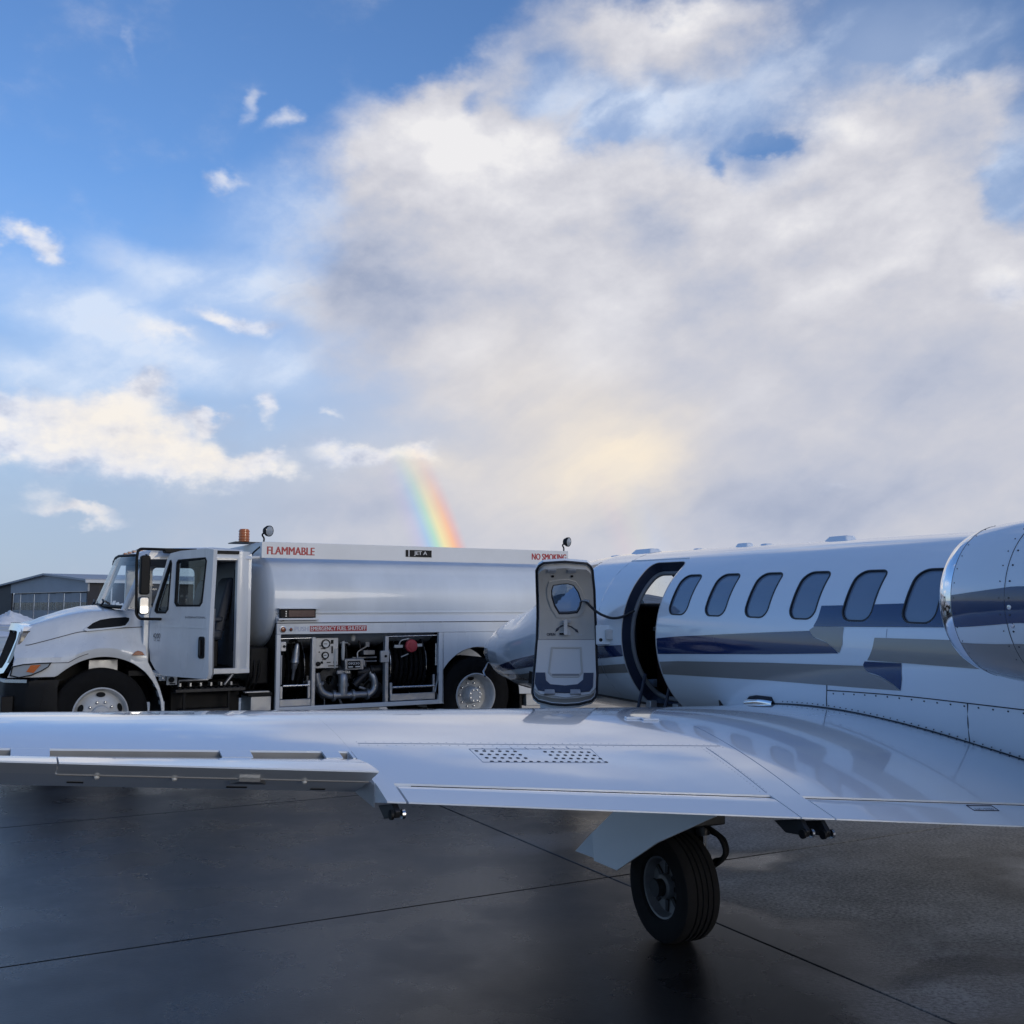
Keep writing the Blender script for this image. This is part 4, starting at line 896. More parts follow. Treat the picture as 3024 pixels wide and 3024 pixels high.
for k in range(9):
    x, z, y = rb.uniform(2.56, 3.38), rb.uniform(.66, 1.28), rb.uniform(.28, .5); tb(x, x + rb.uniform(.03, .08), y, y + .06, z, z + rb.uniform(.03, .08), 'valve_body', rb.choice((M['steel'], M['dark_metal'], M['alu'])), .006)
MB().revolve([(-.05, .03), (-.04, .12), (.04, .12), (.05, .03)], (3.39, .28, .66), (0, 1, .1), 24).build('swivel_joint', M['dark_metal'], truck)
cap = MB().revolve([(0, .085), (-.03, .085), (-.04, .075), (-.042, .05), (-.05, .048), (-.052, .001)], (3.83, .06, 1.225), (0, 1, 0), 28).build('bonding_reel_cap', M['red_cap'], truck)
tb(3.60, 3.72, .06, .1, 1.20, 1.24, 'cable_clamp', M['cream']); tb(3.91, 4.0, .06, .1, 1.21, 1.25, 'cable_clamp', M['cream'])
ttube(bend([(3.66, .06, 1.24), (3.68, .05, 1.30), (3.80, .05, 1.32)], .05), .008, 'bonding_cable', M['cream']); ttube([(3.70, .08, 1.08), (3.80, .07, 1.12)], .008, 'bonding_clip', M['cream'])
# display box, lamps, lettering on the side
dbx = tb(2.0, 2.52, -.06, .03, 1.575, 1.60, 'display_shelf', M['truck_band']); tb(2.0, 2.53, -.08, .03, 1.715, 1.725, 'display_hood', M['truck_band'])
ds = tb(2.03, 2.48, -.045, .03, 1.605, 1.712, 'meter_display', M['black'], .004); tb(2.13, 2.465, -.05, -.044, 1.615, 1.70, 'display_screen', M['led'], .002, ds)
for k in range(3): tb(2.09, 2.105, -.05, -.044, 1.62 + k * .028, 1.635 + k * .028, 'display_button', M['alu'], 0, ds)
ttube(bend([(2.05, -.03, 1.63), (2.03, -.05, 1.59), (2.07, -.04, 1.57)], .02), .01, 'display_cable', M['black'])
for x, r in ((2.075, .04), (2.175, .024)):
    l_ = MB().revolve([(0, r), (-.012, r), (-.014, r * .8)], (x, 0, 1.463), (0, 1, 0), 24).build('lamp_bezel', M['chrome_dull'], truck); MB().revolve([(-.01, r * .8), (-.022, r * .5), (-.025, .001)], (x, 0, 1.463), (0, 1, 0), 24).build('lamp_lens', M['amber_dull'], l_)
es = tb(2.42, 3.18, -.004, -.0005, 1.432, 1.502, 'shutoff_sign', M['red_plate'], 0)
text('shutoff_lettering', 'EMERGENCY FUEL SHUTOFF', (2.432, -.004, 1.443), (1, 0, 0), (0, 0, 1), .735, .05, M['white_text'], es, bold=.05)
text('push_lettering', 'PUSH', (2.225, -.001, 1.437), (1, 0, 0), (0, 0, 1), .175, .058, M['pale_text'], truck, bold=.10)
text('push_lettering', 'PUSH', (1.93, .28, 1.40), (1, -.3, 0), (0, 0, 1), .10, .04, M['red_text'], truck)
# ------------------------------------------------------------------ business jet (local x forward, y to its left wing, z up)
JF = Vector((-.4317, .9020, .01257)).normalized(); JL = Vector((-.9021, -.4317, 0)).normalized(); JL = (JL - JF * JL.dot(JF)).normalized(); JU = JF.cross(JL)
JO = Vector((3.269, 6.689, 0))
JM = Matrix.Translation(JO) @ Matrix(((JF.x, JL.x, JU.x, 0), (JF.y, JL.y, JU.y, 0), (JF.z, JL.z, JU.z, 0), (0, 0, 0, 1)))
jet = empty('jet_aircraft', JM); tag(jet, 'white business jet with navy and taupe stripes and its cabin door open', 'aircraft')
JI = JM.inverted()
RF, ZF = .81, 1.44
FA = [-6.6, -5.6, -4.4, -3.2, -2.2, 4.0, 4.6, 5.1, 5.5, 5.9, 6.3, 6.9, 7.4, 7.8, 8.05, 8.15]
FTOP = [2.02, 2.1, 2.18, 2.24, 2.25, 2.25, 2.245, 2.21, 2.10, 1.88, 1.70, 1.60, 1.46, 1.30, 1.14, 1.035]
FBOT = [1.75, 1.45, 1.05, .75, .63, .63, .625, .62, .62, .62, .62, .64, .70, .80, .92, 1.025]
FW = [.12, .32, .55, .74, .81, .81, .805, .78, .745, .70, .65, .55, .44, .31, .16, .004]
FZC = [1.9, 1.78, 1.62, 1.5, 1.44, 1.44, 1.44, 1.42, 1.36, 1.28, 1.21, 1.13, 1.09, 1.06, 1.03, 1.03]
def fsec(a):
    zc = lerp(a, FA, FZC); return zc, lerp(a, FA, FW) , lerp(a, FA, FTOP) - zc, zc - lerp(a, FA, FBOT)
def fpt(a, th, off=0.):
    if -2.2 <= a <= 4.0: return (a, (RF + off) * math.cos(th), ZF + (RF + off) * math.sin(th))
    zc, w, ht, hb = fsec(a); c, s = math.cos(th), math.sin(th); h = ht if s > 0 else hb
    return (a, (w + off) * c, zc + (h + off) * s)
def q_of(z): return RF * math.asin(max(-1, min(1, (z - ZF) / RF)))
cabm = lambda a, q, d: fpt(a, q / RF, d)
def densify(poly, st):
    out = []
    for i in range(len(poly)):
        a, b = Vector(poly[i]), Vector(poly[(i + 1) % len(poly)]); k = max(1, int((b - a).length / st))
        out += [tuple(a + (b - a) * j / k) for j in range(k)]
    return out
def pip(p, poly):
    c = False; j = len(poly) - 1
    for i in range(len(poly)):
        a, b = poly[i], poly[j]
        if (a[1] > p[1]) != (b[1] > p[1]) and p[0] < (b[0] - a[0]) * (p[1] - a[1]) / (b[1] - a[1]) + a[0]: c = not c
        j = i
    return c
def surf_cdt(outer, holes, st):
    outer = densify(outer, st); vs = [Vector(p) for p in outer]; ed = [(i, (i + 1) % len(outer)) for i in range(len(outer))]
    for h in holes:
        b = len(vs); vs += [Vector(p) for p in h]; ed += [(b + i, b + (i + 1) % len(h)) for i in range(len(h))]
    x0, x1 = min(p[0] for p in outer), max(p[0] for p in outer); y0, y1 = min(p[1] for p in outer), max(p[1] for p in outer)
    x = x0 + st * .5
    while x < x1:
        y = y0 + st * .5
        while y < y1:
            if pip((x, y), outer): vs.append(Vector((x, y)))
            y += st
        x += st
    r = geometry.delaunay_2d_cdt(vs, ed, [], 1, 1e-5); V = r[0]; F = []
    bb = [(min(p[0] for p in h), max(p[0] for p in h), min(p[1] for p in h), max(p[1] for p in h)) for h in holes]
    for f in r[2]:
        c = (V[f[0]] + V[f[1]] + V[f[2]]) / 3
        if not pip(c, outer): continue
        if any(b_[0] < c.x < b_[1] and b_[2] < c.y < b_[3] and pip(c, h) for b_, h in zip(bb, holes)): continue
        F.append(f)
    return V, F
def jet_patch(name, outline, m_, off=.0025, holes=(), st=.06, parent=None, cyl_normals=True):
    """painted or glazed area following the cabin skin; outline in (station, girth)"""
    V, F = surf_cdt(outline, list(holes), st)
    me = bpy.data.meshes.new(name); me.from_pydata([cabm(v.x, v.y, off) for v in V], [], F); me.materials.append(m_)
    me.polygons.foreach_set('use_smooth', [True] * len(me.polygons))
    ns = [Vector((0, math.cos(v.y / RF), math.sin(v.y / RF))) for v in V]
    b = bmesh.new(); b.from_mesh(me); b.normal_update()
    b.verts.ensure_lookup_table()
    fl = [f for f in b.faces if f.normal.dot(ns[f.verts[0].index]) < 0]
    if fl: bmesh.ops.reverse_faces(b, faces=fl)
    b.to_mesh(me); b.free()
    me.normals_split_custom_set_from_vertices([tuple(n) for n in ns])
    o = bpy.data.objects.new(name, me); COL.objects.link(o); o.parent = parent or jet
    return o
def az_out(pts): return [(a, q_of(z)) for a, z in pts]
# openings
WC = [2.684, 2.165, 1.650, 1.138, .605, .075, -.455]
wq0, wq1 = q_of(1.642), q_of(1.987)
wins = [densify(rrect(c - .137, c + .137, wq0, wq1, [.085, .08, .10, .055], 6), .04) for c in WC]
door_q = densify(rrect(2.965, 3.54, RF * math.radians(-59), RF * math.radians(56.5), [.12, .12, .10, .10], 6), .04)
wins_r = [[(a, PI * RF - q) for a, q in w] for w in wins]
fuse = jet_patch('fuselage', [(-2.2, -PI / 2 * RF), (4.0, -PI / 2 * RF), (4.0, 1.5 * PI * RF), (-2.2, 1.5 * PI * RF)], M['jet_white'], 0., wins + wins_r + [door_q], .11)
for i, w in enumerate(wins):
    n = len(w)
    fr = MB(); fr.ring(inset(w, -.003), inset(w, .008), cabm, .0035, -.024); o = fr.build('cabin_window', M['gasket'], jet, smooth=60)
    jet_patch('pane', inset(w, .004), M['pane'], -.010, st=.08, parent=o)
for w in wins_r: jet_patch('pane', w, M['pane'], -.005, st=.1, parent=fuse)
# nose and tail
def skin(a0, a1, n, ths, keep=None):
    mb = MB(); A_ = [a0 + (a1 - a0) * i / n for i in range(n + 1)]
    for i in range(n):
        for j in range(len(ths) - 1):
            am, tm = (A_[i] + A_[i + 1]) / 2, (ths[j] + ths[j + 1]) / 2
            if keep and not keep(am, tm): continue
            mb.add([fpt(A_[i], ths[j]), fpt(A_[i + 1], ths[j]), fpt(A_[i + 1], ths[j + 1]), fpt(A_[i], ths[j + 1])], [(0, 1, 2, 3)])
    return mb
def weld(o):
    b = bmesh.new(); b.from_mesh(o.data); bmesh.ops.remove_doubles(b, verts=b.verts, dist=.0004); bmesh.ops.recalc_face_normals(b, faces=b.faces); b.to_mesh(o.data); b.free()
    o.data.polygons.foreach_set('use_smooth', [True] * len(o.data.polygons)); return o
THS = [-PI / 2 + 2 * PI * j / 120 for j in range(121)]
def cw(a, th):
    """cockpit glazing"""
    t = th if th <= PI / 2 else PI - th
    z = fpt(a, th)[2]; td = math.degrees(t)
    side = 4.62 < a < 5.42 and 22 < td < 62 - (a - 4.62) * 8 and td > 22 + max(0, (4.95 - a)) * 60
    front = 5.47 < a < 6.02 and z > 1.66 + (5.9 - a) * .1 and td < 86
    return side or front
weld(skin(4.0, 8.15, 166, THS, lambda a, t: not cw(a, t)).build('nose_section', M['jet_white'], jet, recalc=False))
gl = weld(skin(4.0, 8.15, 166, THS, cw).build('cockpit_glazing', M['glass_dark'], jet, recalc=False))
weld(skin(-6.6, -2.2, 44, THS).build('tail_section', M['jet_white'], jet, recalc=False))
# livery
def cut_win(o): return [h for h in wins]
def cv(pts, n=6):
    """smooth open curve through points"""
    xs = list(range(len(pts))); return [(spl(i / n, xs, [p[0] for p in pts]), spl(i / n, xs, [p[1] for p in pts])) for i in range((len(pts) - 1) * n + 1)]
b1u = [(2.955, 1.432), (2.66, 1.459), (1.69, 1.523), (1.025, 1.563)]; b1e = cv([(1.025, 1.563), (1.005, 1.543), (.97, 1.518), (.857, 1.488), (.775, 1.447), (.737, 1.42)])
b1l = [(1.49, 1.373), (2.66, 1.312), (2.955, 1.295)]
jet_patch('blue_stripe', az_out(b1u + b1e[1:] + b1l), M['jet_blue'])
jet_patch('blue_stripe', az_out([(3.997, 1.315), (3.552, 1.345), (3.552, 1.243), (3.997, 1.196)]), M['jet_blue'])
jet_patch('taupe_stripe', az_out([(.984, 1.594), (.70, 1.598), (.702, 1.483), (.728, 1.423)] + [(a + .006, z + .006) for a, z in b1e[::-1][2:]]), M['jet_taupe'])
jet_patch('blue_stripe', az_out(cv([(.994, 1.594), (.962, 1.66), (.955, 1.74)]) + [(.739, 1.746), (.208, 1.764), (-.033, 1.77), (-2.19, 1.81), (-2.19, 1.67), (-.072, 1.622)]), M['jet_blue'], holes=[inset(w, -.004) for w in wins[4:7]])
g1e = cv([(.513, 1.35), (.502, 1.325), (.47, 1.305), (.383, 1.289), (.29, 1.25), (.23, 1.211)])
jet_patch('taupe_stripe', az_out([(2.955, 1.228), (2.677, 1.25), (1.496, 1.31)] + g1e + [(.614, 1.199), (1.54, 1.175), (2.737, 1.128), (2.955, 1.118)]), M['jet_taupe'])
jet_patch('taupe_stripe', az_out([(3.997, 1.128), (3.552, 1.172), (3.552, 1.09), (3.997, 1.05)]), M['jet_taupe'])
jet_patch('blue_stripe', az_out([(.501, 1.38), (.187, 1.388), (.199, 1.291), (.228, 1.212)] + [(a + .004, z + .006) for a, z in g1e[::-1][2:]]), M['jet_blue'])
jet_patch('taupe_stripe', az_out([(.413, 1.539), (-.162, 1.549), (-2.19, 1.57), (-2.19, 1.39), (.187, 1.3905), (.477, 1.389)] + cv([(.477, 1.389), (.448, 1.43), (.425, 1.48), (.413, 1.539)])[1:-1]), M['jet_taupe'])
def nose_strip(name, up_, lo_, m_):
    rows = []
    for i in range(41):
        a = 4.003 + (7.5 - 4.003) * i / 40; zu_, zl_ = lerp(a, *zip(*up_)), lerp(a, *zip(*lo_)); r = []
        zc, w, ht, hb = fsec(a)
        for k in range(6):
            z = zl_ + (zu_ - zl_) * k / 5; s = (z - zc) / (ht if z > zc else hb); r.append(fpt(a, math.asin(max(-1, min(1, s))), .003))
        rows.append(r)
    MB().grid(rows).build(name, m_, jet, smooth=60)
nose_strip('blue_stripe', [(4.0, 1.315), (5.0, 1.22), (6.2, 1.05), (7.5, .84)], [(4.0, 1.196), (5.0, 1.09), (6.2, .94), (7.5, .80)], M['jet_blue'])
nose_strip('taupe_stripe', [(4.0, 1.128), (5.0, 1.03), (6.2, .88), (7.5, .78)], [(4.0, 1.05), (5.0, .95), (6.2, .80), (7.5, .745)], M['jet_taupe'])
# seams and fasteners on the side
def seam(pts, fn, name='panel_seam', r=.0035, m_=None, parent=None):
    return MB().tube([fn(*p) for p in pts], r, 5).build(name, m_ or M['seam'], parent or jet, smooth=60)
cz = lambda a, z: cabm(a, q_of(z), .0)
seam([(.916 - i * .16, 1.153 + .027 * math.sin(min(1, i / 6) * PI / 2)) for i in range(16)], cz); seam([(.98, 1.035), (.95, 1.09), (.916, 1.153), (.90, 1.19)], cz); seam([(-.27, 1.178), (-.22, 1.05), (-.163, .935)], cz)
def dots(pts, fn, name, r=.0055, m_=None):
    mb = MB()
    for p in pts:
        c = Vector(fn(*p)); nrm = (Vector(fn(p[0], p[1] + .001)) - c).cross(Vector((1, 0, 0))).normalized()
        if nrm.y < 0: nrm = -nrm
        mb.revolve([(.0015, .0001), (.0015, r), (-.002, r)], c, nrm, 7)
    return tag(mb.build(name, m_ or M['seam'], jet, smooth=0), kind='stuff')
dots([(.86 - i * .10, 1.135 + .025 * math.sin(min(1, i / 6) * PI / 2)) for i in range(16)], cz, 'fasteners')
# wing geometry
def w_le(l): return lerp(l, [.4, .7, 2, 5.9, 8], [2.38, 2.25, 1.75, 1.2, .95])
def w_te(l): return -1.38 + .19 * (l - .7), .66 + .085 * (l - .7)
def w_cr(l): return .95 - .09 * (l - .7), 1.02 + .047 * (l - .7)
def zu(a, l):
    ac, zc = w_cr(l); at, zt = w_te(l); le = w_le(l); zl = zc - .15
    if a <= ac: return zc - (zc - zt) * max(0, (ac - a) / (ac - at)) ** 1.85
    return zc - (zc - zl) * min(1, (a - ac) / (le - ac)) ** 2.2
def zlw(a, l):
    at, zt = w_te(l); le = w_le(l); ac, zc = w_cr(l); x = max(0, min(1, (a - at) / (le - at)))
    return zt + (zc - .15 - zt) * x - (.125 - .009 * l) * 4 * x * (1 - x) * (.6 + .5 * x)
def hl_(l): return -1.02 + .161 * (l - 1.268)
def hs_(l): return -.168 + .070 * (l - 4.5)
def hr_(l): return -.247 + .073 * (l - 4.5)
wm = lambda a, l, d=0.: (a, l, zu(a, l) + d)
def wing_seg(l0, l1, n, hinge, name, side=1):
    rows = []
    for i in range(n + 1):
        l = l0 + (l1 - l0) * i / n; h = hinge(l); le = w_le(l); P = []
        for k in range(31):
            t = k / 30; a = h + (le - h) * math.sin(t * PI / 2) if t > .5 else h + (le - h) * (math.sin(PI / 4) * t / .5)
            P.append((a, l * side, zu(a, l)))
        for k in range(1, 21):
            t = k / 20; a = le + (h - le) * (1 - math.cos(t * PI / 2)) if t < .5 else le + (h - le) * ((1 - math.cos(PI / 4)) + (t - .5) / .5 * math.cos(PI / 4))
            P.append((a, l * side, zlw(a, l)))
        rows.append(P)
    mb = MB().grid(rows, closev=True)
    mb.add(rows[-1], [tuple(range(len(rows[-1])))])
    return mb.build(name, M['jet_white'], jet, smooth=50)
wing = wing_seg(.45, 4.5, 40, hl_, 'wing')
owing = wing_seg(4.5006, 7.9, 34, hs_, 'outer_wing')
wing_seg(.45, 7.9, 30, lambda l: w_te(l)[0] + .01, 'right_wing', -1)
# upper skin bridges between the aileron slots
def plate(l0, l1, a0f, a1f, name, m_, th=.006, parent=None, n=6):
    rt, rb = [], []
    for i in range(n + 1):
        l = l0 + (l1 - l0) * i / n; r = []; q = []
        for k in range(5):
            a = a0f(l) + (a1f(l) - a0f(l)) * k / 4; r.append((a, l, zu(a, l))); q.append((a, l, zu(a, l) - th))
        rt.append(r); rb.append(q)
    mb = MB().grid(rt); mb.grid(rb)
    ring_ = rt[0] + [r[-1] for r in rt[1:]] + rt[-1][::-1][1:] + [r[0] for r in rt[::-1][1:-1]]
    ringb = rb[0] + [r[-1] for r in rb[1:]] + rb[-1][::-1][1:] + [r[0] for r in rb[::-1][1:-1]]
    mb.grid([ring_, ringb], closev=True)
    b = mb.build(name, m_, parent or jet, smooth=40); return b
for l0, l1 in ((4.503, 4.515), (4.56, 4.632), (4.94, 5.066), (5.72, 5.86), (6.6, 6.75)): plate(l0, l1, lambda l: hs_(l) - .0015, hr_, 'skin_bridge', M['jet_white'], .012, owing)
MB().grid([[(hs_(l) - .004, l, zu(hs_(l), l) - d) for d in (.008, .05, .11)] for l in [4.52 + .1 * i for i in range(33)]]).build('slot_wall', mat('primer', (.30, .29, .27), .6, var=.2, vscale=4), owing)
for l in (4.95, 5.45, 6.0): MB().box(hr_(l) + .01, hs_(l) - .01, l - .006, l + .006, zu(hs_(l), l) - .09, zu(hs_(l), l) - .03).build('hinge_rib', M['steel'], owing)
# aileron, standing slightly up, with its trim tab
def ail_te(l): return (-.62 + .10 * (l - 4.49), 1.094 + .080 * (l - 4.49))
def ail_lo(l): return (-.30 + .107 * (l - 4.5), .958 + .078 * (l - 4.5))
def ail_top(l): a = hr_(l) - .004; return (a, zu(a, l) - .002)
def wedge(l0, l1, t0, t1, name, m_, parent=None, n=14, cap=True):
    """slice of the aileron between chord fractions t0 (front) and t1 (edge)"""
    rows = []
    for i in range(n + 1):
        l = l0 + (l1 - l0) * i / n; (ua, uz), (ea, ez), (ba, bz) = ail_top(l), ail_te(l), ail_lo(l)
        U = lambda t: (ua + (ea - ua) * t, l, uz + (ez - uz) * t + .012 * math.sin(PI * t)); B = lambda t: (ba + (ea - ba) * t, l, bz + (ez - .006 - bz) * t - .004 * math.sin(PI * t))
        rows.append([U(t0), U((t0 + t1) / 2), U(t1), B(t1), B((t0 + t1) / 2), B(t0)])
    mb = MB().grid(rows, closev=True); mb.add(rows[0], [tuple(range(6))]); mb.add(rows[-1], [tuple(range(5, -1, -1))])
    return mb.build(name, m_, parent or jet, smooth=40)
ail = wedge(4.52, 7.3, 0., .60, 'aileron', M['jet_white']); wedge(5.705, 7.3, .60, 1., 'aileron_edge', M['jet_white'], ail); tab = wedge(4.52, 5.698, .606, 1., 'trim_tab', M['jet_white'], ail)
def ail_b(l, t): (ea, ez), (ba, bz) = ail_te(l), ail_lo(l); return (ba + (ea - ba) * t, l, bz + (ez - .006 - bz) * t - .004 * math.sin(PI * t))
MB().tube([ail_b(4.52 + i * .118, .585) for i in range(11)], .004, 6).build('tab_hinge', M['trim_grey'], tab)
for l in (4.78, 5.02, 5.28, 5.56): MB().revolve([(.013, .001), (.012, .007), (.006, .011), (0, .012)], ail_b(l, .56), (-.55, 0, -.8), 12).build('hinge_bolt', M['rim_white'], tab)
MB().prism([(4.93, .50), (4.96, .62), (5.04, .62), (5.07, .50)], lambda p, q, d: tuple(Vector(ail_b(p, q)) + Vector((-.5, 0, -.8)) * d), .002, .016).build('tab_actuator', M['steel'], tab)
for l0, l1, t in ((4.98, 5.06, .12), (4.66, 4.72, .1), (5.60, 5.66, .2)): MB().prism([(l0, t), (l1, t), (l1, t + .05), (l0, t + .05)], lambda p, q, d: tuple(Vector(ail_b(p, q)) + Vector((-.5, 0, -.8)) * d), -.003, .003).build('drain_slot', M['black'], ail)
MB().prism([(-.50, .93), (-.17, .95), (-.17, 1.06), (-.50, 1.02)], lambda p, q, d: (p, d, q), 4.497, 4.502).build('wing_end_rib', M['grey_shade'], wing)
# flaps and the fixed strips between them
def flap(l0, l1, name, gap=.014, n=16, seamless=False):
    rows = []
    for i in range(n + 1):
        l = l0 + (l1 - l0) * i / n; at, zt = w_te(l); h = hl_(l) - gap
        P = [(h + (at - h) * k / 6, l, zu(h + (at - h) * k / 6, l)) for k in range(7)] + [(at, l, zt - .006)] + [(at + (h - at) * k / 4, l, zt - .006 - .028 * (k / 4)) for k in range(1, 5)]
        if not seamless: P[0] = (P[0][0] - .0, l, P[0][2] - .006)
        rows.append(P)
    mb = MB().grid(rows, closev=True); mb.add(rows[0], [tuple(range(len(rows[0])))]); mb.add(rows[-1], [tuple(range(len(rows[0])))])
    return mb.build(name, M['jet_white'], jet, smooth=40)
f_out = flap(2.69, 4.412, 'flap'); f_in = flap(.75, 2.512, 'flap')
st1 = flap(2.52, 2.682, 'flap_track_fairing', .0, 2, True); st2 = flap(4.422, 4.497, 'flap_track_fairing', .0, 2, True)
MB().grid([[(hl_(l) - .004, l, zu(hl_(l), l) - d) for d in (.008, .07)] for l in [.75 + .2 * i for i in range(19)]]).build('flap_cove', M['black'], wing)
# seams on the wing
seam([(-.064 - .081 * i / 10 * 1.24, 4.44 - 1.95 * i / 10) for i in range(11)], wm, r=.002, m_=M['seam_soft'], parent=wing)
seam([(-.19 - .058 * i, 2.60 + .0085 * i) for i in range(11)], wm, r=.002, m_=M['seam_soft'], parent=wing); seam([(.25 - .105 * i, 2.36 + .0155 * i) for i in range(11)], wm, r=.002, m_=M['seam_soft'], parent=wing)
mb = MB()
for i in range(46):
    for da in (-.022, .022):
        a = -.064 - .0101 * i + da * .6 if i < 0 else -.064 - .1004 * (i / 45) + da; l = 4.44 - 1.95 * i / 45
        mb.revolve([(.0008, .0001), (.0008, .0026), (-.001, .0026)], wm(a, l), (0, 0, 1), 6)
for i in range(20):
    a = -.22 - .028 * i; l = 2.615 + .004 * i
    for dl in (-.02, .02): mb.revolve([(.0008, .0001), (.0008, .0026), (-.001, .0026)], wm(a, l + dl), (0, 0, 1), 6)
tag(mb.build('skin_rivets', M['seam_soft'], wing, smooth=0), kind='stuff')
seam([(.30, 1.388), (.31, 1.46), (.315, 1.54), (.315, 1.60)], cz, r=.002, m_=M['seam_soft'])
# speed brake let into the skin: outline, hinge plates and rows of holes
sb = seam([(-.16, 3.93), (-.33, 3.935), (-.375, 3.32), (-.185, 3.29), (-.16, 3.93)], lambda a, l: (a, l, zu(a, l)), 'speed_brake', .002, M['seam_soft'])
for k in range(8): seam([(-.150, 3.86 - k * .075), (-.178, 3.855 - k * .075)], wm, 'hinge_line', .002, M['seam_soft'], sb)
mb = MB()
for r in range(4):
    for c in range(16):
        if r < 3 and 6 <= c <= 8: continue
        l = 3.905 - c * .0385 - r * .006; a = -.190 - r * .045 - c * .0028
        e = Vector((a, l, zu(a, l))); ea = Vector(wm(a + .01, l)) - e; ea.normalize(); el_ = Vector(wm(a, l + .01)) - e; el_.normalize(); nn_ = ea.cross(el_)
        mb.add([e + nn_ * .0014 + ea * .009 * math.cos(t) + el_ * .0095 * math.sin(t) for t in [2 * PI * j / 12 for j in range(12)]], [tuple(range(12))])
tag(mb.build('perforations', M['seam'], sb, smooth=0), kind='stuff')
# NO STEP box
seam([(-1.003, 1.655), (-1.022, 1.505), (-1.075, 1.515), (-1.055, 1.665), (-1.003, 1.655)], lambda a, l: wm(a, l, .001), 'no_step_frame', .0022, M['dark_text'], f_in)
p0, p1 = Vector(wm(-1.062, 1.648)), Vector(wm(-1.030, 1.645)); px = Vector(wm(-1.074, 1.53)) - p0
text('no_step_lettering', 'NO STEP', p0 + Vector((0, 0, .002)), px, p1 - p0, .115, .024, M['dark_text'], f_in)
for a, l in ((.448, 2.645), (.402, 2.56)): MB().hexa([tuple(Vector(wm(a + x, l + y)) + Vector((0, 0, z))) for z in (0, .012) for x, y in ((-.02, -.055), (-.02, .055), (.02, .045), (.02, -.045))]).build('vortex_tab', M['jet_white'], wing, bevel=.003)
# roller brackets under the trailing edge
def bracket(l, dz):
    at, zt = w_te(l); b = MB().prism([(at + .20, zt - .05), (at + .02, zt - .012), (at - .02, zt - .035 - dz), (at - .012, zt - .062 - dz), (at + .02, zt - .06 - dz), (at + .12, zt - .09)], lambda p, q, d: (p, l + d, q), -.012, .012).build('flap_bracket', M['dark_metal'], jet, bevel=.003)
    for s in (-1, 1): MB().revolve([(0, .001), (0, .02), (.012, .02), (.012, .001)], (at - .008, l + s * .024 - .006, zt - .048 - dz), (0, 1, 0), 18).build('roller', M['chrome_dull'] if s < 0 else M['black'], b)
bracket(4.46, .0); bracket(2.665, .02); bracket(2.565, .02)
# wing root fairing: polished leading edge scoop, fillet strip and fastener rows
def root_pt(a):
    """where the wing's upper skin meets the round fuselage"""
    l = .7
    for _ in range(30): z = zu(a, l); l = math.sqrt(max(.05, RF ** 2 - (z - ZF) ** 2))
    return l, z
rp_ = [(1.90 - i * .12, *root_pt(1.90 - i * .12)) for i in range(27)]
MB().tube([(a, l + .004, z + .003) for a, l, z in rp_], .005, 6).build('root_seam', M['seam'], jet, smooth=60)
mb = MB()
for i in range(48):
    a = 1.45 - i * .055; l, z = root_pt(a)
    for dz, dl in ((.022, .0), (-.004, .028)):
        z2 = z + dz; l2 = (math.sqrt(RF ** 2 - (z2 - ZF) ** 2) + .0012) if dl == 0 else l + dl
        if dl: z2 = zu(a, l2) + .0012
        mb.revolve([(.001, .0001), (.001, .0048), (-.002, .0048)], (a, l2, z2), (0, .7, .7), 7)
tag(mb.build('root_fasteners', M['seam'], jet, smooth=0), kind='stuff')
sp_o = [(1.93, .945), (1.90, .99), (1.84, 1.025), (1.74, 1.043), (1.56, 1.046), (1.555, .985), (1.6, .95)]
MB().prism(az_out(sp_o), cabm, -.02, .006).build('scoop_rim', M['seam'], jet)
scp = MB(); rows = []
for i in range(9):
    a = 1.90 - i * .042; r = .042 * math.sin(PI * (.12 + .5 * i / 8)) ; q0 = q_of(.985)
    rows.append([tuple(Vector(cabm(a, q0 + r * math.cos(t) * 1.05, .007 + .035 * math.sin(t)))) for t in [PI * j / 8 for j in range(9)]])
scp.grid(rows).build('root_scoop', M['chrome'], jet, smooth=60)
# antennas and vents on the roof
def fin(a, w, h, name, l=0.):
    th = PI / 2 - l; MB().prism([(a - w / 2, -.02), (a + w / 2, -.02), (a + w * .25, h), (a - w * .4, h)], lambda p, q, d: tuple(Vector(fpt(p, th)) + Vector((0, d, q))), -.012, .012).build(name, M['jet_white'], jet, bevel=.006)
def blade(a, w, h, name, hw=.05):
    z0 = fpt(a, PI / 2)[2]; MB().hexa([(a + x, y, z0 - .02) for x, y in ((-w / 2, -hw), (w / 2, -hw), (w / 2, hw), (-w / 2, hw))] + [(a + x, y, z0 + h) for x, y in ((-w * .38, -hw * .6), (w * .3, -hw * .6), (w * .3, hw * .6), (-w * .38, hw * .6))]).build(name, M['jet_white'], jet, bevel=.012, seg=3)
blade(4.35, .40, .042, 'antenna', .09); blade(4.95, .18, .022, 'antenna'); blade(2.75, .20, .032, 'antenna'); blade(2.45, .12, .015, 'antenna'); blade(1.55, .28, .036, 'antenna', .07); blade(3.45, .1, .012, 'antenna')
seam([(4.0 - i * .14, 0) for i in range(8)], lambda a, z: cabm(a, RF * math.radians(60.5), .002), 'rain_gutter', .006, M['jet_white'])
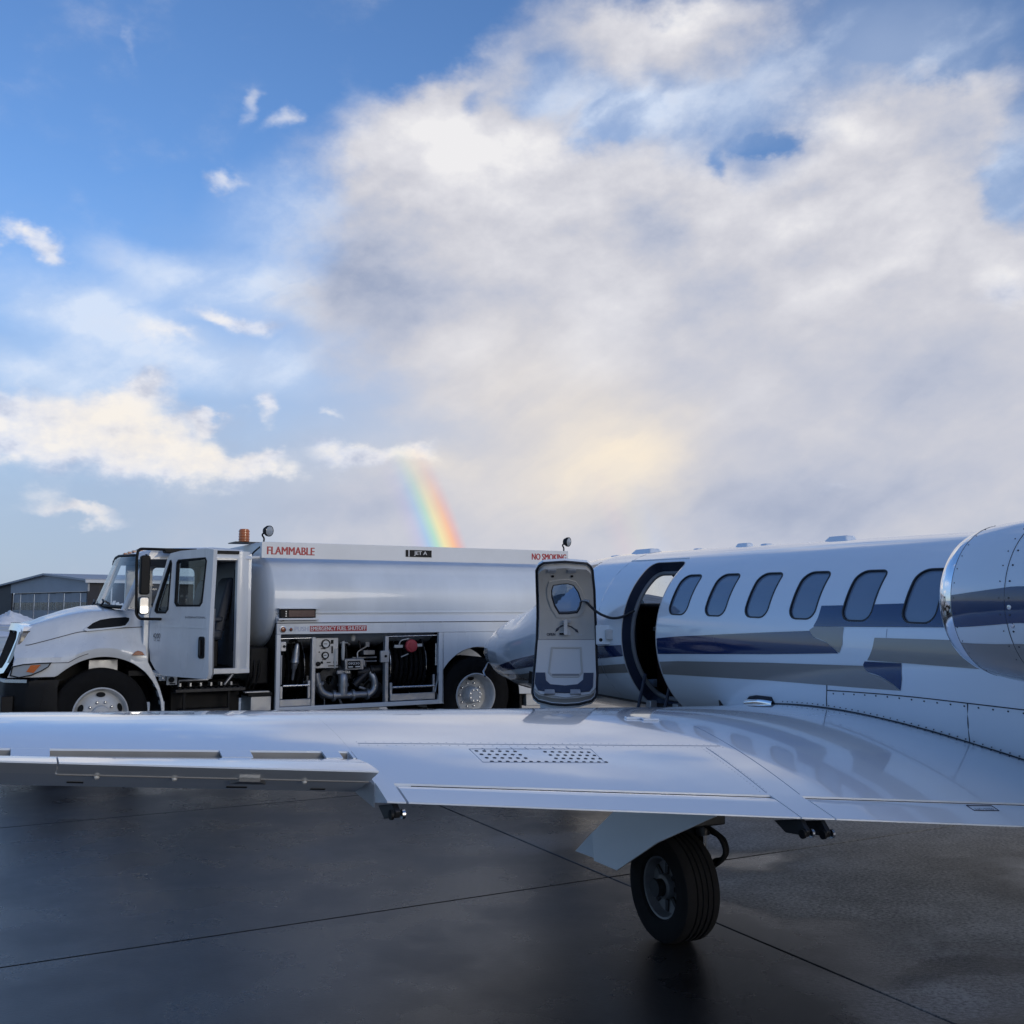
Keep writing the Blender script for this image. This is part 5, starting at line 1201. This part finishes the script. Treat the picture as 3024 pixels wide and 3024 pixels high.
# engine nacelle
NL, NZ, N0 = 1.23, 1.79, -.80
prof_o = [(-.045, .372), (-.10, .388), (-.2, .402), (-.35, .414), (-.55, .42), (-.9, .42), (-1.4, .40), (-1.9, .34), (-2.1, .30)]
NAX = (1, 0, 0); NC = (N0, NL, NZ)
nac = MB().revolve([(-.115, .390)] + prof_o[2:] , NC, NAX, 96).build('engine_nacelle', M['jet_white'], jet, smooth=60)
lipp = [(-.1145, .390), (-.08, .3835), (-.05, .374), (-.02, .360), (-.004, .345), (.0, .332), (-.004, .318), (-.03, .302), (-.10, .292), (-.3, .29)]
MB().revolve(lipp, NC, NAX, 96).build('intake_lip', M['chrome'], nac, smooth=60)
MB().revolve([(-.3, .29), (-.6, .30), (-.6, .001)], NC, NAX, 48).build('intake_duct', M['black'], nac); MB().revolve([(-.38, .001), (-.45, .05), (-.6, .09)], NC, NAX, 24).build('spinner', M['steel'], nac)
def nr(x): return lerp(-x, [0, .085, .2, .35, .55, .9, 1.4, 1.9, 2.1], [.33, .384, .402, .414, .42, .42, .40, .34, .30]) + .002
def nband(th0f, th1f, name, m_):
    rows = []
    for i in range(40):
        x = -.119 - i * .045; t0, t1 = th0f(x), th1f(x); rows.append([(N0 + x, NL + nr(x) * math.cos(math.radians(t0 + (t1 - t0) * k / 14)), NZ + nr(x) * math.sin(math.radians(t0 + (t1 - t0) * k / 14))) for k in range(15)])
    MB().grid(rows).build(name, m_, nac, smooth=60)
nband(lambda x: lerp(x, [-.5, -.09], [-14, -20.5]), lambda x: lerp(x, [-.5, -.09], [9.5, 3.5]), 'blue_band', M['jet_blue']); nband(lambda x: -100., lambda x: lerp(x, [-.5, -.09], [-28.5, -33.]), 'taupe_band', M['jet_taupe'])
def nseam(x): MB().revolve([(x - .0015, nr(x) - .001), (x, nr(x) + .0012), (x + .0015, nr(x) - .001)], NC, NAX, 96).build('cowl_seam', M['seam'], nac)
nseam(-.116); nseam(-.45)
mb = MB()
for x, sz in ((-.135, .003), (-.42, .003), (-.475, .0045)):
    for k in range(15):
        t = math.radians(-75 + k * 11); n_ = Vector((0, math.cos(t), math.sin(t))); mb.revolve([(.0012, .0001), (.0012, sz), (-.002, sz)], Vector((N0 + x, NL, NZ)) + n_ * nr(x), n_, 8)
tag(mb.build('cowl_fasteners', M['seam'], nac, smooth=0), kind='stuff')
for t in (-4, -16): n_ = Vector((0, math.cos(math.radians(t)), math.sin(math.radians(t)))); MB().revolve([(.003, .001), (.003, .006), (.002, .011), (-.002, .013)], Vector((N0 - .475, NL, NZ)) + n_ * nr(-.475), n_, 14).build('cowl_latch', M['chrome_dull'], nac)
MB().prism([(-1.1, 1.70), (-2.7, 1.72), (-2.7, 1.86), (-1.1, 1.88)], lambda p, q, d: (p, d, q), .7, 1.0).build('engine_pylon', M['jet_white'], jet, bevel=.03)
# tail surfaces, out of the picture to the right
MB().prism([(-4.2, 2.1), (-6.4, 2.0), (-7.4, 4.6), (-6.4, 4.6)], lambda p, q, d: (p, d, q), -.07, .07).build('tail_fin', M['jet_white'], jet, bevel=.05)
for s in (-1, 1): MB().prism([(-5.7, .1), (-6.9, .1), (-7.1, 2.8), (-6.5, 2.8)], lambda p, q, d: (p, s * q, 2.35 + d), -.04, .04).build('tailplane', M['jet_white'], jet, bevel=.03)
# cabin door opening: reveal, seal, dark interior
n = len(door_q)
MB().grid([[cabm(a, q, d) for a, q in door_q] for d in (.0, -.05, -.11)], closev=True).build('door_frame', M['trim_navy'], jet, smooth=60)
dq2 = inset(door_q, .012); MB().tube([cabm(a, q, -.115) for a, q in dq2] + [cabm(*dq2[0], -.115)], .022, 8).build('door_seal', M['trim_grey'], jet, smooth=60)
MB().tube([cabm(a, q, .0005) for a, q in inset(door_q, .002)] + [cabm(*inset(door_q, .002)[0], .0005)], .004, 5).build('frame_edge', M['alu'], jet, smooth=60)
rows = [[(a, .735 * math.cos(math.radians(t)), ZF + .735 * math.sin(math.radians(t))) for t in range(84, 262, 6)] for a in (2.3, 2.9, 3.5, 4.1, 4.55)]
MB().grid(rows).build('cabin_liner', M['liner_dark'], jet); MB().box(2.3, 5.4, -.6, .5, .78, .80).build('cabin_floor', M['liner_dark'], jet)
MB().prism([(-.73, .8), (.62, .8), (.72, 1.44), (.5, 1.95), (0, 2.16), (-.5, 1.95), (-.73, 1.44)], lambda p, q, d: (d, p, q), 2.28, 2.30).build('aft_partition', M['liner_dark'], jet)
MB().box(3.75, 4.25, -.62, -.05, .8, 1.44).build('galley_cabinet', mat('cabinet', (.06, .022, .018), .5), jet, bevel=.01); MB().box(3.70, 4.28, -.66, -.02, 1.44, 1.48).build('cabinet_top', M['trim_grey'], jet, bevel=.006)
for s in (-1, 1): MB().prism([(4.75, .9), (5.1, .9), (4.95, 1.5), (4.9, 1.72), (4.78, 1.72), (4.7, 1.3)], lambda p, q, d: (p, d, q), s * .33 - .2, s * .33 + .2).build('pilot_seat', M['black'], jet, bevel=.04)
MB().prism([(5.5, .8), (5.9, .8), (5.75, 1.60), (5.5, 1.56)], lambda p, q, d: (p, d, q), -.6, .6).build('instrument_panel', M['black'], jet)
for a, l in ((3.40, .56), (3.06, .50)):
    MB().box(a - .04, a + .04, l - .02, l + .05, .74, .84).build('stair_hinge', M['alu'], jet, bevel=.004); MB().tube([(a + .10, l + .14, .60), (a + .06, l + .04, 1.08)], .016, 8).build('stair_rail', M['trim_navy'], jet)
MB().box(3.0, 3.46, .46, .60, .70, .735).build('door_step', M['trim_navy'], jet, bevel=.006)
# the opened door: concave inside face towards the camera
DX0, DY, DZM = .498, 9.85, 1.49
def dw(p, q, d):
    """p sideways, q up from the middle, d towards the inside; in jet space"""
    y = DY - (RF - math.sqrt(max(.02, RF ** 2 - q * q))); nz = q / RF
    v = Vector((DX0 + p, y - d * math.sqrt(1 - min(.95, nz * nz)), DZM + q - d * nz)); return tuple(JI @ v)
d_out = [(-.272, .599), (-.25, .64), (-.205, .668), (-.005, .68), (.205, .664), (.245, .635), (.265, .60), (.294, .417), (.31, .15), (.317, -.052), (.317, -.396), (.302, -.547), (.285, -.59), (.244, -.622), (.12, -.65), (-.01, -.657), (-.13, -.65), (-.258, -.622), (-.298, -.59), (-.313, -.547), (-.286, -.283), (-.263, -.052), (-.257, .15), (-.259, .301)][::-1]
d_win = [(-.112, .498), (-.04, .510), (.027, .515), (.086, .498), (.135, .429), (.171, .324), (.155, .254), (.128, .207), (.04, .196), (-.049, .195), (-.096, .277), (-.124, .371), (-.128, .44)][::-1]
def door_piece(outer, holes, d0, d1, name, m_, parent, st=.05):
    V, F = surf_cdt(outer, holes, st); mb = MB()
    for d in (d0, d1): mb.add([dw(v.x, v.y, d) for v in V], F)
    for lp in [densify(outer, st)] + list(holes):
        n = len(lp); mb.add([dw(p, q, d0) for p, q in lp] + [dw(p, q, d1) for p, q in lp], [(i, (i + 1) % n, n + (i + 1) % n, n + i) for i in range(n)])
    return mb.build(name, m_, parent, smooth=40)
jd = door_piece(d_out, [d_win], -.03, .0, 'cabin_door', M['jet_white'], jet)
door_piece(inset(d_out, .022), [inset(d_win, -.004)], .001, .055, 'door_lining', M['liner'], jd)
dsl = [dw(p, q, .004) for p, q in inset(densify(d_out, .05), .004)]; MB().tube(dsl + [dsl[0]], .012, 8).build('door_seal', M['gasket'], jd, smooth=60)
lower = [(-.25, -.064), (.295, -.064), (.294, -.40), (.278, -.545), (.225, -.598), (0, -.632), (-.235, -.598), (-.288, -.545), (-.265, -.283)]
door_piece(lower, [], .056, .066, 'door_lower_panel', mat('liner_light', (.58, .59, .60), .5), jd)
dp_ = [(-.126, -.139), (.165, -.139), (.168, -.25), (.172, -.40), (.129, -.445), (-.114, -.445), (-.16, -.40), (-.14, -.25)][::-1]
V_ = MB(); V_.ring(densify(dp_, .03), inset(densify(dp_, .03), .018), dw, .066, .072); V_.build('pocket_frame', M['liner'], jd, smooth=40)
door_piece([(-.12, -.43), (.135, -.43), (.135, -.412), (-.12, -.412)], [], .067, .074, 'pocket_lip', M['trim_grey'], jd)
door_piece([(-.276, -.401), (-.284, -.505), (-.256, -.568), (-.13, -.588), (-.006, -.594), (.12, -.590), (.224, -.578), (.257, -.537), (.271, -.404), (.178, -.404), (.169, -.472), (.114, -.516), (-.002, -.528), (-.14, -.516), (-.179, -.478), (-.185, -.401)], [], .067, .078, 'kick_pad', M['navy_vinyl'], jd)
wsur = [(p * 1.0 + (p - .02) * .26, q + (q - .35) * .22) for p, q in d_win]
MB().ring(wsur, d_win, dw, .056, .064).build('window_surround', M['liner'], jd, smooth=40); door_piece(d_win, [], .004, .010, 'door_window', M['glass_tint'], jd); MB().ring(d_win, inset(d_win, .012), dw, .058, .0).build('window_gasket', M['gasket'], jd, smooth=40)
for p0_ in (-.164, .022): door_piece([(p0_, .622), (p0_ + .08, .622), (p0_ + .08, .646), (p0_, .646)], [], .056, .066, 'latch_plate', M['alu'], jd)
for p0_ in (-.199, .04): door_piece([(p0_, -.612), (p0_ + .10, -.612), (p0_ + .095, -.572), (p0_ + .005, -.572)], [], .066, .088, 'latch_plate', M['alu'], jd)
for p_ in (-.115, .065): MB().revolve([(.004, .001), (.004, .013), (-.003, .014)], dw(p_, .58, .056), Vector(dw(p_, .58, .06)) - Vector(dw(p_, .58, .05)), 14).build('finger_hole', M['black'], jd)
hn = door_piece([(-.048, -.02), (.064, -.02), (.06, .03), (.045, .05), (-.045, .01)], [], .057, .066, 'handle_plate', M['alu'], jd)
door_piece(rrect(-.004, .03, -.012, .15, .012), [], .09, .108, 'handle_lever', M['rim_white'], hn, .04); door_piece([(-.018, .115), (.065, .115), (.06, .14), (-.012, .14)], [], .066, .09, 'handle_boss', M['alu'], hn); door_piece([(-.045, -.016), (.0, -.016), (.0, .006), (-.045, .006)], [], .0665, .069, 'handle_slot', M['black'], hn)
def arrow(pts, name):
    MB().tube([dw(p, q, .058) for p, q in pts], [.004] + [.0065] * (len(pts) - 3) + [.013, .001], 6).build(name, M['dark_text'], jd)
arrow([(.0, .082), (-.025, .076), (-.05, .058), (-.062, .044), (-.082, .014)], 'arrow_mark'); arrow([(.03, .082), (.07, .068), (.105, .043), (.12, .03), (.138, .006)], 'arrow_mark')
xdir = Vector(dw(.1, 0, 0)) - Vector(dw(0, 0, 0)); ydir = Vector(dw(0, .05, 0)) - Vector(dw(0, -.05, 0))
text('open_lettering', 'OPEN', dw(-.164, -.024, .058), xdir, ydir, .08, .027, M['dark_text'], jd, bold=.08); text('lock_lettering', 'LOCK', dw(.128, -.02, .058), xdir, ydir, .045, .014, M['pale_text'], jd)
door_piece([(-.25, -.066), (.29, -.066), (.29, -.059), (-.25, -.059)], [], .055, .0675, 'lining_seam', M['trim_grey'], jd)
W2J = lambda p: tuple(JI @ Vector(p))
ha = MB().hexa([W2J(p) for p in ((.80, 9.74, 1.385), (1.06, 9.70, 1.385), (1.06, 9.76, 1.385), (.80, 9.80, 1.385), (.80, 9.74, 1.57), (1.06, 9.70, 1.57), (1.06, 9.76, 1.57), (.80, 9.80, 1.57))]).build('door_hinge', M['jet_white'], jet, bevel=.008)
MB().hexa([W2J(p) for p in ((.885, 9.66, 1.43), (1.0, 9.66, 1.43), (1.0, 9.73, 1.43), (.885, 9.73, 1.43), (.885, 9.66, 1.53), (1.0, 9.66, 1.53), (1.0, 9.73, 1.53), (.885, 9.73, 1.53))]).build('hinge_block', M['rim_white'], ha, bevel=.012)
for z in (1.40, 1.555): MB().tube([W2J((.95, 9.70, z - .02)), W2J((.95, 9.70, z + .02))], .01, 8).build('hinge_pin', M['dark_metal'], ha)
MB().revolve([(.006, .001), (.006, .016), (-.002, .018)], W2J((.845, 9.735, 1.43)), JI.to_3x3() @ Vector((0, -1, 0)), 14).build('hinge_stop', M['black'], ha)
rope = bend([(.70, 9.72, 1.80), (.735, 9.66, 1.755), (.82, 9.58, 1.675), (.93, 9.52, 1.634), (1.02, 9.50, 1.645), (1.14, 9.50, 1.71)], .08)
MB().tube([W2J(p) for p in rope], .013, 8).build('door_strap', M['gasket'], jet, smooth=60); MB().tube([W2J((.66, 9.74, 1.805)), W2J((.73, 9.70, 1.795))], .018, 8).build('strap_anchor', M['chrome_dull'], jd)
# landing gear
def jwheel(a, l, r, w, name):
    h = w / 2; P = [(-h * .76, r * .56), (-h * .92, r * .6), (-h, r * .78), (-h * .985, r * .90), (-h * .92, r * .965), (-h * .76, r * .997)]
    for k in range(4): x = -h * .45 + k * h * .3; P += [(x - .008, r), (x - .006, r - .008), (x + .006, r - .008), (x + .008, r)]
    P += [(h * .76, r * .997), (h * .92, r * .965), (h * .985, r * .90), (h, r * .78), (h * .92, r * .6), (h * .76, r * .56)]
    t = MB().revolve(P, (a, l, r), (0, 1, 0), 64, close=True).build(name, M['rubber'], jet, smooth=40)
    MB().revolve([(-h * .74, r * .555), (h * .74, r * .555), (h * .78, r * .57), (h * .76, r * .53), (h * .35, r * .47), (h * .3, r * .2), (h * .3, .001)], (a, l, r), (0, 1, 0), 48).build('rim', M['rim_dark'], t, smooth=35)
    MB().revolve([(h * .3, r * .24), (h * .62, r * .22), (h * .7, r * .17), (h * .72, .001)], (a, l, r), (0, 1, 0), 28).build('hub_cap', M['rim_dark'], t)
    for k in range(8):
        an = 2 * PI * k / 8; MB().hexa([(a + r * (q * math.cos(an + s)), l + yy, r + r * (q * math.sin(an + s))) for yy in (h * .28, h * .42) for q, s in ((.24, -.2), (.46, -.1), (.46, .1), (.24, .2))]).build('wheel_rib', M['dark_metal'], t, bevel=.004)
    return t
jwheel(0., 2.68, .28, .215, 'main_wheel')
MB().tube([(.0, 2.80, .28), (.0, 2.50, .28)], .045, 14).build('axle', M['dark_metal'], jet)
MB().tube([(.0, 2.53, .30), (-.05, 2.53, .42), (.05, 2.55, .56)], [.055, .05, .045], 12).build('trailing_link', M['dark_metal'], jet)
MB().tube([(.05, 2.55, .52), (.07, 2.56, .95)], .05, 14).build('gear_strut', M['dark_metal'], jet); MB().tube([(-.04, 2.52, .34), (-.06, 2.53, .56)], .026, 12).build('shock_rod', M['chrome'], jet); MB().tube([(-.06, 2.53, .54), (-.02, 2.55, .86)], .038, 12).build('shock_body', M['dark_metal'], jet)
MB().tube([(.06, 2.56, .62), (.05, 2.2, .88)], .025, 8).build('side_brace', M['dark_metal'], jet); MB().box(-.14, .12, 2.44, 2.7, .60, .66).build('gear_bracket', M['dark_metal'], jet, bevel=.01)
for k, (dl, dr) in enumerate(((0, 0), (.03, .02), (-.02, -.03))):
    MB().tube(bend([(.04, 2.52 + dl, .60), (-.10 - dr, 2.5 + dl, .575 + dr), (-.205 - dr, 2.5 + dl, .545), (-.235 - dr, 2.5 + dl, .49), (-.18 - dr, 2.5 + dl, .425), (-.09, 2.5 + dl, .385 - dr), (-.02, 2.52 + dl, .29)], .06), .011, 8).build('brake_hose', M['rubber'], jet, smooth=60)
MB().revolve([(-.05, .03), (-.05, .15), (.03, .15), (.03, .03)], (0, 2.56, .28), (0, 1, 0), 28).build('brake_pack', M['dark_metal'], jet)
gd = [(.60, .345), (.36, .352), (.12, .358), (-.26, .583), (-.74, .805), (-.40, .93), (-.02, .86), (.15, .66), (.38, .50)]
MB().prism([g for g in gd if g != (.60, .345)], lambda p, q, d: (p, 2.95 + d, q), -.006, .006).build('gear_door', M['jet_white'], jet, bevel=.002)
MB().add([(.40, 2.938, .50), (.66, 2.905, .333), (.365, 2.92, .352)] + [(.40, 2.93, .50), (.66, 2.898, .333), (.365, 2.912, .352)], [(0, 1, 2), (5, 4, 3), (0, 3, 4, 1), (1, 4, 5, 2), (2, 5, 3, 0)]).build('gear_door_tip', M['jet_white'], jet)
jwheel(6.05, 0., .2, .13, 'nose_wheel'); MB().tube([(6.05, .07, .2), (6.05, .07, .45), (6.08, 0, .5), (6.1, 0, .75)], .03, 10).build('nose_strut', M['alu'], jet); MB().box(5.8, 6.4, .18, .19, .40, .64).build('nose_gear_door', M['jet_white'], jet)
MB().tube([(7.75, .26, .93), (7.70, .36, .80), (7.62, .37, .74)], [.004, .012, .012], 8).build('pitot_mast', M['chrome'], jet)
